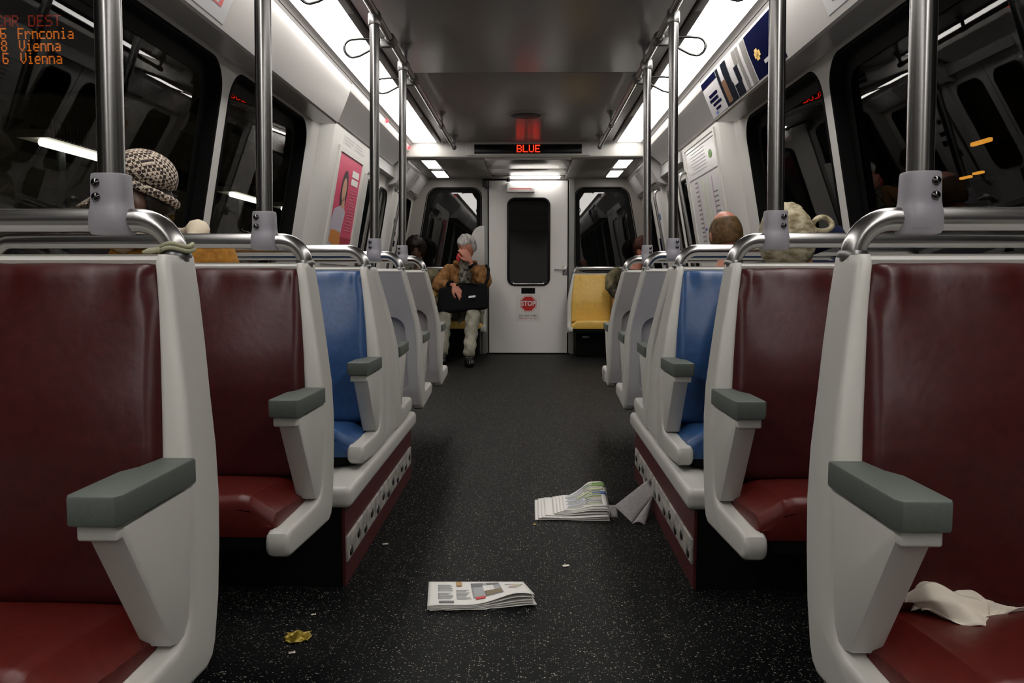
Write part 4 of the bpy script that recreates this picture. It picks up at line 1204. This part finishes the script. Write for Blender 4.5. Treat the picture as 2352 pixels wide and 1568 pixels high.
    for i, v in enumerate(tr_.v):
        p = Vector(v); d_ = .005*math.sin(60*p.z + 45*p.x); tr_.v[i] = (p.x + d_, p.y + d_, p.z)
    obj('trousers', tr_, KHAKI, t, smooth=180)
    for n, yw in (('r', -8), ('l', 10)):
        a = Vector(N['an'+n][:3]); f = Vector((math.sin(R(yw)), -math.cos(R(yw)), 0))
        sh = skin({'top': (*(a - Vector((0, 0, .01))), .042), 'heel': (a.x, a.y+.01, .050, .046), 'mid': (*(Vector((a.x, a.y, .046)) + f*.08), (.046, .040)), 'toe': (*(Vector((a.x, a.y, .034)) + f*.19), (.040, .030))}, [('top','heel'),('heel','mid'),('mid','toe')], 'heel')
        obj('shoe', sh, SHOEM, t, smooth=180)
    hair = hair_shell(hc + hr @ Vector((0, -.012, .012)), hr, .098, .116, .130, lambda d: 1.0 if (d.z > .42 + .1*d.x or d.y < .25) and d.z > -.62 else 0.0, n=28, ruffle=.02, seed=4)
    obj('hair', hair, GREYHAIR, t, smooth=180)
    # things he carries
    b = thing('shoulder_bag', 'black soft bag resting on the lap of the brown-jacketed person', 'bag', (-.65, 8.42, .56))
    bg = MB(); bg.rbox((-.5, -.5, -.5), (.5, .5, .5), .13, 0, None, 6)
    pts = []
    for x, y, z in bg.v:
        px = -.652 + x*.52*(1 - .06*(z+.5)); pz = .652 + z*.275 + .022*math.sin(5*x) - .02*abs(x)*(1 if z > 0 else 0); py = 8.46 + y*.16 + z*.05 - .012*math.sin(8*x+5*z)
        pts.append((px, py, pz))
    bg.v = pts
    obj('bag_body', bg, BAGM, b, smooth=180)
    hb = MB(); hb.tube([(-.72, 8.42, .775), (-.70, 8.41, .792), (-.66, 8.40, .797), (-.56, 8.40, .797), (-.52, 8.41, .79), (-.50, 8.42, .77)], .010, 10)
    obj('handle', hb, BAGM, b, smooth=60)
    st_ = MB(); st_.tube([(-.44, 8.46, .76), (-.40, 8.50, .85), (-.40, 8.62, .95), (-.43, 8.78, .985)], .016, 8)
    obj('shoulder_strap', st_, BAGM, b, smooth=60)
    ph = MB(); ph.rbox((-.035, -.004, -.010), (.035, .004, .010), .003, 0, lambda x, y, z: (-.553 + x, 8.335 + y + .2*x, .668 + z + .12*x))
    tag(obj('phone', ph, mat('phone_white', (.85, .86, .88), .25)), 'small white device held at the fingertips over the black bag', 'phone')
lap_man()

# person with dark curly hair in the window place of the left yellow bench
hc = Vector((-1.185, 8.83, 1.165)); hr = rot3(180+10, 22, 0)
cur = hair_shell(hc + hr @ Vector((0, -.015, .01)), hr, .112, .122, .132, lambda d: 1.0 if (d.z > .30 or d.y < .35) else 0.0, ruffle=.05, seed=8)
t, N, W = sit((-1.145, 8.86, .40), 0, ('person with dark curly hair and olive jacket at the far left, beside the brown jacket', 'person'), SKIND, OLIVE, DARKCLOTH, hc, hr, cur, DARKHAIR, arms={'l': ((.255, -.08, .27), (.14, -.28, .17)), 'r': ((-.23, -.06, .26), (-.11, -.28, .17))})
st_ = MB(); st_.tube([W(.20, -.13, .30), W(.22, -.16, .24), W(.21, -.17, .16), W(.17, -.17, .10)], .013, 8)
obj('yellow_strap', st_, YEL, t, smooth=60)
# person half hidden behind the far right pole
hc = Vector((1.225, 8.82, 1.165)); hr = rot3(180-40, 24, 0)
cur = hair_shell(hc + hr @ Vector((0, -.010, .01)), hr, .100, .116, .130, lambda d: 1.0 if (d.z > .25 or d.y < .72) else 0.0, ruffle=.03, seed=5, drop=.25)
t, N, W = sit((1.15, 8.86, .40), 0, ('person with auburn hair in a dark olive coat at the far right', 'person'), SKINR, streak_mat('dark_olive_coat', (.018, .016, .010), (.06, .052, .032), (2, 2, 1), .9), DARKCLOTH, hc, hr, cur, BROWNHAIR, arms={'l': ((.24, -.10, .30), (.12, -.30, .18)), 'r': ((-.27, -.10, .34), (-.16, -.32, .20))})
hd = MB(); hd.tube([W(-.20, -.02, .53), W(-.27, -.06, .46), W(-.28, -.10, .36)], [.045, .055, .05], 12); hd.ball(W(-.20, -.02, .53), .045, 8); hd.ball(W(-.28, -.10, .36), .05, 8)
obj('hood_trim', hd, OLIVE, t, smooth=60)

# person in the houndstooth cap, window place of the left blue bench, face turned to the window
hc = Vector((-1.240, 2.66, 1.098)); hr = rot3(180-60, 6, 0); ht = rot3(180-60, -16, 0)
t, N, W = sit((-1.135, 2.69, .425), 0, ('person in a houndstooth cap bowed towards the left window', 'person'), SKIND, COATM, DARKCLOTH, hc, hr, hair_shell(hc + hr @ Vector((0, -.018, 0)), hr, .084, .100, .118, lambda d: 1.0 if (d.y < -.05 and d.z > -.35) else 0.0, ruffle=.02, seed=2), DARKHAIR, foot=.292)
cp = MB()
def capfn(q, d):
    s_ = 1 + .03*math.sin(6*math.atan2(d.y, d.x)) * max(0, d.z)
    x, y, z = q.x*s_, q.y*s_, q.z
    if d.z < 0: z *= .42; x *= .93; y *= .93
    y -= .014*max(0, d.z + .2)              # soft crown slumps to the back
    return ht @ Vector((x, y, z + .02))
cp.ball(hc + hr @ Vector((0, -.016, .066)), (.098, .112, .098), 22, 0, capfn)
cap = obj('houndstooth_cap', cp, CHECKS, t, smooth=180)
bn = MB(); bn.tube([hc + ht @ Vector((.086*math.cos(a), -.012 + .104*math.sin(a), .050 + .010*math.sin(a))) for a in [2*PI*i/36 for i in range(36)]], .014, 10, closed=True)
obj('hat_band', bn, CHECKS, cap, smooth=180)
vz = MB()
def visor(u, v, h):
    a = R(25 + 130*u); r0 = 1 + v*(.10 + .62*math.sin(PI*u))*.9
    return hc + ht @ Vector((.084*math.cos(a)*r0, -.012 + .104*math.sin(a)*r0, .026 - .085*v*math.sin(PI*u) + h))
vz.grid(24, 8, lambda u, v: visor(u, v, .0)); vz.grid(24, 8, lambda u, v: visor(u, v, .007))
vz.rings([[visor(i/23, 1, 0) for i in range(24)], [visor(i/23, 1, .007) for i in range(24)]], 0, cap=False, closed=False)
obj('visor', vz, CHECKS, cap, smooth=60)
er = MB(); er.ball(hc + hr @ Vector((.080, -.012, -.048)), (.007, .007, .010), 8); er.ball(hc + hr @ Vector((-.080, -.012, -.048)), (.007, .007, .010), 8)
obj('earring', er, mat('gold', (.8, .5, .12), .15, 1.0), t)
cl = MB(); nk = Vector((-1.17, 2.685, 1.0))
cl.tube([nk + Vector((.115*math.cos(a), .095*math.sin(a), .020*math.sin(a) + .012*math.sin(3*a))) for a in [2*PI*i/30 for i in range(30)]], [.030 + .010*math.sin(4*a) for a in [2*PI*i/30 for i in range(30)]], 10, closed=True)
obj('cream_collar', cl, CREAM, t, smooth=180)

# person with the cropped balding head, seen from behind
hc = Vector((.972, 4.03, 1.072)); hr = rot3(4, 8, -4)
hair = hair_shell(hc + hr @ Vector((0, -.003, -.004)), hr, .0785, .099, .113, lambda d: 1.0 if (d.z < .70 + .12*d.y*-1 and d.y < .35 and d.z > -.52) else 0.0, n=28)
sit((.98, 3.98, .385), 180, ('balding person with cropped hair seen from behind, in front of the framed map', 'person'), SKINR, SHIRTG, DARKCLOTH, hc, hr, hair, STUBBLE, k=.94)

# blond person bowed low over the right blue bench
hc = Vector((.828, 2.60, .966)); hr = rot3(180-18, 48, 8)
hair = hair_shell(hc + hr @ Vector((0, -.012, .012)), hr, .084, .112, .124, lambda d: 1.0 if (d.z > -.30 or d.y < .35) else 0.0, n=28, ruffle=.018, seed=11)
t, N, W = sit((.86, 2.70, .405), 0, ('blond person bowed low on the right blue bench, hair tied with a loop', 'person'), SKIN, NAVYC, DARKCLOTH, hc, hr, hair, BLOND, k=.92, lean=.22, foot=.292)
lo = MB(); cc = Vector((.955, 2.66, 1.035))
lo.tube([cc + Vector((.030*math.cos(a), .008*math.sin(2*a), .022*math.sin(a))) for a in [2*PI*i/26 for i in range(26)]], .0085, 10, closed=True)
lo.tube([cc + Vector((-.022, 0, -.016)), cc + Vector((-.05, -.01, -.035)), cc + Vector((-.085, -.02, -.03))], [.012, .016, .02], 10)
obj('hair_loop', lo, BLOND, t, smooth=180)
hd = MB(); hd.tube([Vector((.90, 2.76, .95)), Vector((.96, 2.73, .985)), Vector((1.02, 2.70, 1.0)), Vector((1.03, 2.66, .97))], [.03, .04, .034, .02], 12)
obj('hood', hd, NAVYC, t, smooth=180)

# ------------------------------------------------------------------ litter
def paper(name, label, fn, items, mats, layers, nu=26, nv=14, cat='newspaper'):
    """fn(a, b, layer) -> xyz"""
    m = MB()
    for L in range(layers): m.grid(nu, nv, lambda a, b, L=L: fn(a, b, L))
    for a0, b0, a1, b1, mi in items:
        m.grid(10, 6, lambda a, b: Vector(fn(a0 + a*(a1-a0), b0 + b*(b1-b0), layers-1)) + Vector((0, 0, .0012 + .0003*mi)), mi)
    o = tag(obj(name, m, mats, smooth=50), label, cat)
    s_ = o.modifiers.new('sheet', 'SOLIDIFY'); s_.thickness = .0009
    return o
def np1(a, b, L):
    TL, TR, BR, BL = Vector((-.253, 2.262)), Vector((.012, 2.268)), Vector((.044, 2.128)), Vector((-.236, 2.090))
    p = (TL*(1-a) + TR*a)*b + (BL*(1-a) + BR*a)*(1-b)
    f = (1-b)
    z = .002 + .0032*L
    z += (.004 + .0030*L)*math.exp(-((a-.88)/.26)**2)*f           # the open right corner lifts
    z += .010*max(0, L-2)*f*math.exp(-((a-.80)/.22)**2)*.5
    if L < 2: p = p + Vector((.006*(1-L), -.006*f*(1 if .12 < a < .55 else 0)))
    if L >= 2: p = p + Vector((0, -.010*f*math.exp(-((a-.36)/.16)**2)))
    z += .002*math.sin(7*a)*f
    return (p.x, p.y, z)
items = lines(.10, .25, .55, .85, 6, 1, rn, .6) + lines(.10, .25, .22, .50, 6, 1, rn, .6) + lines(.28, .42, .20, .62, 8, 1, rn, .6)
items += [(.44, .24, .73, .88, 2), (.44, .70, .56, .88, 3), (.60, .76, .72, .88, 3), (.55, .45, .66, .75, 4), (.56, .26, .72, .48, 5), (.46, .16, .55, .24, 6), (.11, .06, .25, .14, 3), (.29, .76, .345, .95, 7), (.80, .46, .89, .52, 8), (.83, .56, .93, .62, 9), (.78, .70, .96, .74, 1)]
NEWS = [WHITEP, INKL, mat('print_grey', (.34, .35, .36), .6), INK, WHITEP, mat('print_brown', (.20, .16, .09), .6), mat('print_red', (.62, .06, .05), .6), mat('print_tan', (.42, .26, .10), .6), mat('print_pale_pink2', (.62, .36, .42), .6), mat('print_pale_green2', (.50, .56, .32), .6)]
paper('newspaper', 'folded newspaper with a small photo lying flat mid aisle, nearest the camera', np1, items, NEWS, 5)
def np2(a, b, L):
    # stack folded over on the right: the upper leaves bulge up and curl round at the fold
    Y0_, Y1_ = 2.905 + .010*L*(0 if L < 3 else 1)*.5, 3.20 - .004*L
    xl = .050 + .012*L; xr = .318 - .002*L
    low = L < 4
    if low:
        x = xl + a*(xr-xl); z = .002 + .004*L + .004*a*L*.5 + .002*math.sin(6*a + L)
    else:
        s_ = a*1.18
        if s_ < 1: x = xl + .02 + s_*(xr-xl-.02); z = .020 + .003*(L-4) + (.040 + .003*(L-4))*(lambda q: q*q*(3-2*q))(max(0, min(1, (s_-.22)/.55)))*(.30 + .70*b)
        else:
            th = (s_-1)/.18*PI*.8; r_ = .021*(.30 + .70*b) + .006
            ztop = .020 + .003*(L-4) + (.040 + .003*(L-4))*(.30 + .70*b)
            x = xr + r_*math.sin(th)*.8; z = ztop - r_*(1-math.cos(th))
    y = Y0_ + b*(Y1_-Y0_) - .03*(1-a)*b
    return (x, y, max(.001, z + .0015*math.sin(11*b + 3*L)*a))
items2 = []
cols = [1, 4, 2, 1, 3, 4, 1, 5, 2, 4, 1, 3]
for i in range(12):
    b0 = .06 + i*.075
    items2.append((.06 + .03*(i % 3), b0, .42 + .10*(i % 4)*.5, b0 + .022, [1, 2, 1, 6][i % 4]))
    items2.append((.46, b0 + .01, .80, b0 + .036, [7, 1, 2, 8, 3, 7][i % 6]))
items2 += [(.66, .80, .90, .95, 3), (.55, .62, .86, .70, 7), (.62, .46, .92, .56, 4), (.30, .52, .56, .60, 7)]
paper('newspaper', 'rumpled newspaper pile with coloured print, right of the aisle middle', np2, items2, [WHITEP, INKL, mat('print_grey', (.34, .35, .36), .6), GREEN, INKBLUE, INKR, mat('print_sky', (.30, .38, .55), .6), mat('print_pale_green2', (.5, .56, .32), .6), mat('print_pale_tan', (.55, .48, .36), .6)], 8)
# grey folded sheet leaning by the kickboard
gs = MB()
A, B_, Cc, D_ = Vector((.338, 2.955, .040)), Vector((.478, 3.10, .100)), Vector((.492, 3.02, .070)), Vector((.392, 2.875, .003))
gs.grid(12, 8, lambda u, v: (A*(1-u) + B_*u)*(1-v) + (D_*(1-u) + Cc*u)*v + Vector((0, 0, .006*math.sin(PI*u)*math.sin(PI*v))))
E0, E1 = Vector((.440, 2.865, .002)), Vector((.486, 3.0, .060))
gs.grid(12, 8, lambda u, v: (D_*(1-u) + Cc*u)*(1-v) + (E0*(1-u) + E1*u)*v + Vector((-.002, -.004, -.004)) + Vector((0, 0, .010*math.sin(PI*v))))
gs.grid(8, 6, lambda u, v: (B_*(1-u) + Cc*u) + Vector((-.015 + .0*v, .02*v, .022*v*(1-u) - .01)))
gs.grid(6, 6, lambda u, v: A + Vector((-.020 + .03*u, -.03*v + .01, -.036*v)))
o = tag(obj('newspaper_sheet', gs, mat('grey_newsprint', (.34, .32, .33), .7, noise=70, var=.12), smooth=60), 'grey folded newspaper sheet leaning against the right kickboard', 'newspaper')
o.modifiers.new('sheet', 'SOLIDIFY').thickness = .001
# gold wrapper and crumbs
def crumple(name, label, cat, c, sx, sy, h, m, seed, yaw=0, n=16):
    rd = random.Random(seed); ph = [rd.random()*6 for _ in range(8)]
    g = MB()
    def f(a, b):
        x = (a-.5)*sx*(1 + .12*math.sin(9*b+ph[0])); y = (b-.5)*sy*(1 + .18*math.sin(8*a+ph[1]))
        z = c[2] + .0015 + h*(.5 + .5*math.sin(13*a+ph[2]+3*math.sin(5*b+ph[4]))*math.cos(11*b+ph[3]))*(.35 + .65*math.sin(PI*a)*math.sin(PI*b))
        ca, sa = math.cos(R(yaw)), math.sin(R(yaw))
        return (c[0] + x*ca - y*sa, c[1] + x*sa + y*ca, z)
    g.grid(n, n, f)
    o = tag(obj(name, g, m, smooth=30), label, cat)
    o.modifiers.new('sheet', 'SOLIDIFY').thickness = .0006
    return o
crumple('wrapper', 'small crumpled yellow wrapper on the floor, left of the aisle', 'wrapper', (-.529, 1.925, 0), .060, .060, .012, WRAP, 5, 8)
for x, y, s_, lab in ((.14, 2.436, .014, 'pale crumb on the floor between the two newspapers'), (-.527, 2.061, .008, 'tiny pale crumb behind the yellow wrapper'), (-.52, 1.843, .010, 'tiny crumb just in front of the yellow wrapper'), (.048, 2.851, .007, 'tiny yellow crumb in front of the rumpled newspaper pile'), (-.44, 2.627, .012, 'white scrap on the floor by the left kickboard')):
    crumple('crumb', lab, 'litter', (x, y, 0), s_*1.5, s_, .003, NAPKIN if s_ != .007 else YEL, int(x*1000) % 97, 20, 7)
# crumpled napkin on the near right seat
def napf(u, v):
    # spine from left end to the thin tail on the right
    P_ = [Vector((.572, 1.205, .398)), Vector((.602, 1.175, .412)), Vector((.645, 1.165, .408)), Vector((.700, 1.185, .394)), Vector((.770, 1.195, .392))]
    t_ = u*4; i = min(3, int(t_)); f = t_-i
    p = P_[i]*(1-f) + P_[i+1]*f
    wd_ = [.036, .060, .062, .026, .004]; w_ = wd_[i]*(1-f) + wd_[i+1]*f
    s_ = (v-.5)*2
    z = p.z + .012*(1-s_*s_)*math.sin(PI*min(1, u*1.3)) + .005*math.sin(17*u + 6*v) + .004*math.sin(23*v + 9*u) + s_*w_*.30
    y = p.y + s_*w_*.85 + .005*math.sin(13*u + 3*v)
    return (p.x + .010*math.sin(9*v + 5*u)*(1-u) - s_*.010, y, max(.3865 + .03*max(0, 1.255-y)*.6, z))
nm = MB(); nm.grid(46, 26, napf); nm.grid(30, 16, lambda u, v: Vector(napf(.05 + .62*u, .02 + .5*v)) + Vector((-.004, -.012, .006*math.sin(PI*u))))
o = tag(obj('napkin', nm, NAPKIN, smooth=50), 'crumpled stained white napkin lying on the near right burgundy seat', 'napkin')
o.modifiers.new('sheet', 'SOLIDIFY').thickness = .0008
# clear plastic bag slumped over the foot of the far right bench
pb = MB(); rd = random.Random(21); ph = [rd.random()*6 for _ in range(9)]
def pbf(q, d):
    s_ = 1 + .14*math.sin(7*d.x+ph[0])*math.sin(6*d.z+ph[1]) + .09*math.sin(15*d.y+ph[2]+5*d.z) + .06*math.sin(21*d.z+ph[3]+9*d.x)
    return Vector((q.x*s_, q.y*s_ + .25*q.z, q.z*s_))
pb.ball((.492, 4.80, .292), (.036, .15, .050), 20, 0, pbf)
tag(obj('plastic_bag', pb, PLASTICBAG, smooth=35), 'crumpled clear plastic bag slumped on the foot of the far right bench', 'plastic bag')
# pale green cord wound round the foot of the near left rail
rb = MB()
for i_, (zz, rr) in enumerate(((.914, .0245), (.921, .0225))):
    rb.tube([(-.553 + rr*1.15*math.cos(a), 1.36 + rr*math.sin(a), zz + .003*math.sin(3*a)) for a in [2*PI*i/24 for i in range(24)]], .0036, 8, closed=True)
rb.tube([(-.570, 1.335, .914), (-.582, 1.325, .911), (-.592, 1.322, .909)], [.004, .005, .002], 8)
tag(obj('cord', rb, mat('pale_green_cord', (.36, .36, .24), .7), smooth=60), 'pale green cord wound round the foot of the nearest left rail', 'cord')

# ------------------------------------------------------------------ outside: station to the left, tunnel to the right
ou = MB()
def vault(u, v):
    y = -6 + u*34; th = v*PI*.62
    return (-1.75 - 4.3 - .9*math.sin(th*1.2) + 3.6*(1-math.cos(th))*.75, y, -1.0 + 5.6*math.sin(th))
NU, NV = 69, 25
ou.grid(NU, NV, lambda u, v: Vector(vault(u, v)) + (Vector((-.22, 0, .05)) if (int(u*(NU-1)+.5) % 4 in (1, 2, 3) and int(v*(NV-1)+.5) % 4 in (1, 2, 3)) else Vector((0, 0, 0))))
struct('wall_station', ou, CONCRETE, smooth=0)
struct('floor_platform', MB().box((-6.2, -6, -.12), (-1.72, 28, -.02)), mat('platform_tile', (.03, .022, .018), .7, spec=.2, noise=12, var=.2))
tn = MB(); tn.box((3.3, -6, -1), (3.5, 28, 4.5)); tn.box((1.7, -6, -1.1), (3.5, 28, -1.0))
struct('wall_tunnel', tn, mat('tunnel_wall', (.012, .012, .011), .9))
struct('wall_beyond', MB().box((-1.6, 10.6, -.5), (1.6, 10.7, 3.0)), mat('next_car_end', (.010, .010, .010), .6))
def platform_light(x, y, z, ln, label):
    t = thing('platform_light', label, 'light', (x, y+ln/2, z), 'tube lights along the platform')
    obj('tube', MB().tube([(x+.03, y, z), (x+.03, y+ln, z)], .030, 12), TUBE, t, smooth=60)
    h = MB(); h.box((x-.14, y-.03, z+.03), (x+.10, y+ln+.03, z+.09))
    for i in range(int(ln/.045)): h.box((x+.10, y+i*.045, z+.035), (x+.112, y+i*.045+.02, z+.16))
    obj('ribbed_reflector', h, mat('reflector', (.42, .40, .33), .5), t, smooth=0)
    obj('post', MB().tube([(x-.05, y+ln*.5, -.02), (x-.05, y+ln*.5, z+.03)], .03, 10), DKGREY, t)
platform_light(-3.5, 5.95, 1.83, .76, 'white tube light outside the left window, left of the cap')
platform_light(-3.5, 9.72, 1.83, .98, 'white tube light outside the second left window, longer one by the pole')
platform_light(-3.5, 11.75, 1.83, .90, 'white tube light outside the second left window, farthest of its row')
ps = thing('platform_sign', 'black platform display with orange destinations outside the left window', 'sign', (-3.7, 6.1, 2.18))
obj('housing', MB().rbox((-4.75, 6.0, 2.185), (-2.84, 6.22, 3.05), .02), BLACK, ps)
lm = MB()
def sign_line(m, txt, px, py, mi=0, dx=2.76, dz=3.75):
    X0, Z0_ = -3.762 + .00311*px, 2.733 - .00305*(py-35)
    for ci, ch in enumerate(txt):
        for r, row in enumerate(FONT57[ch].split()):
            for c, bq in enumerate(row):
                if bq == '1':
                    x = X0 + (ci*6+c)*dx*.00311; z = Z0_ - r*dz*.00305
                    m.box((x, 5.994, z-.0085), (x+.0078, 5.999, z), mi)
hdm = MB(); sign_line(hdm, 'CAR', -8, 36, dx=3.0); sign_line(hdm, 'DEST', 66, 36, dx=3.3)
obj('red_heading', hdm, LEDREDD, ps, smooth=0)
for txt, px, py in (('6', -1, 65), ('Frnconia', 40, 65), ('8', 0, 93), ('Vienna', 42, 93), ('6', 2, 122), ('Vienna', 44, 122)): sign_line(lm, txt, px, py)
obj('orange_lettering', lm, LEDOR, ps, smooth=0)
obj('hanger', MB().tube([(-3.2, 6.11, 3.05), (-3.2, 6.11, 4.6)], .03, 10), DKGREY, ps)
for i, (x, y, z, l, h_, lab) in enumerate(((3.06, 5.74, 1.775, .23, .013, 'amber tunnel lamp outside the right window, upper one'), (3.06, 5.76, 1.572, .11, .008, 'amber tunnel lamp outside the right window, lower right one'), (3.06, 5.92, 1.560, .13, .008, 'amber tunnel lamp outside the right window, lower left one'))):
    t = thing('tunnel_lamp', lab, 'lamp', (x+.1, y, z), 'amber tunnel lamps')
    obj('bulb', MB().rbox((x, y-l/2, z-h_), (x+.03, y+l/2, z+h_), .005), AMBER, t)
    obj('bracket', MB().rbox((x+.03, y-.03, z-.02), (3.31, y+.03, z+.02), .006), BLACK, t)
# added area lights without fixtures, brightening the station vault
for y in (2.0, 9.0, 16.0):
    la = bpy.data.lights.new('vault_fill', 'AREA'); la.shape = 'RECTANGLE'; la.size = .3; la.size_y = 5.5; la.energy = 4; la.color = (1.0, .86, .62)
    lo_ = bpy.data.objects.new('vault_fill', la); C.objects.link(lo_)
    lo_.location = (-5.3, y, .1); lo_.rotation_euler = (0, R(180+25), 0)
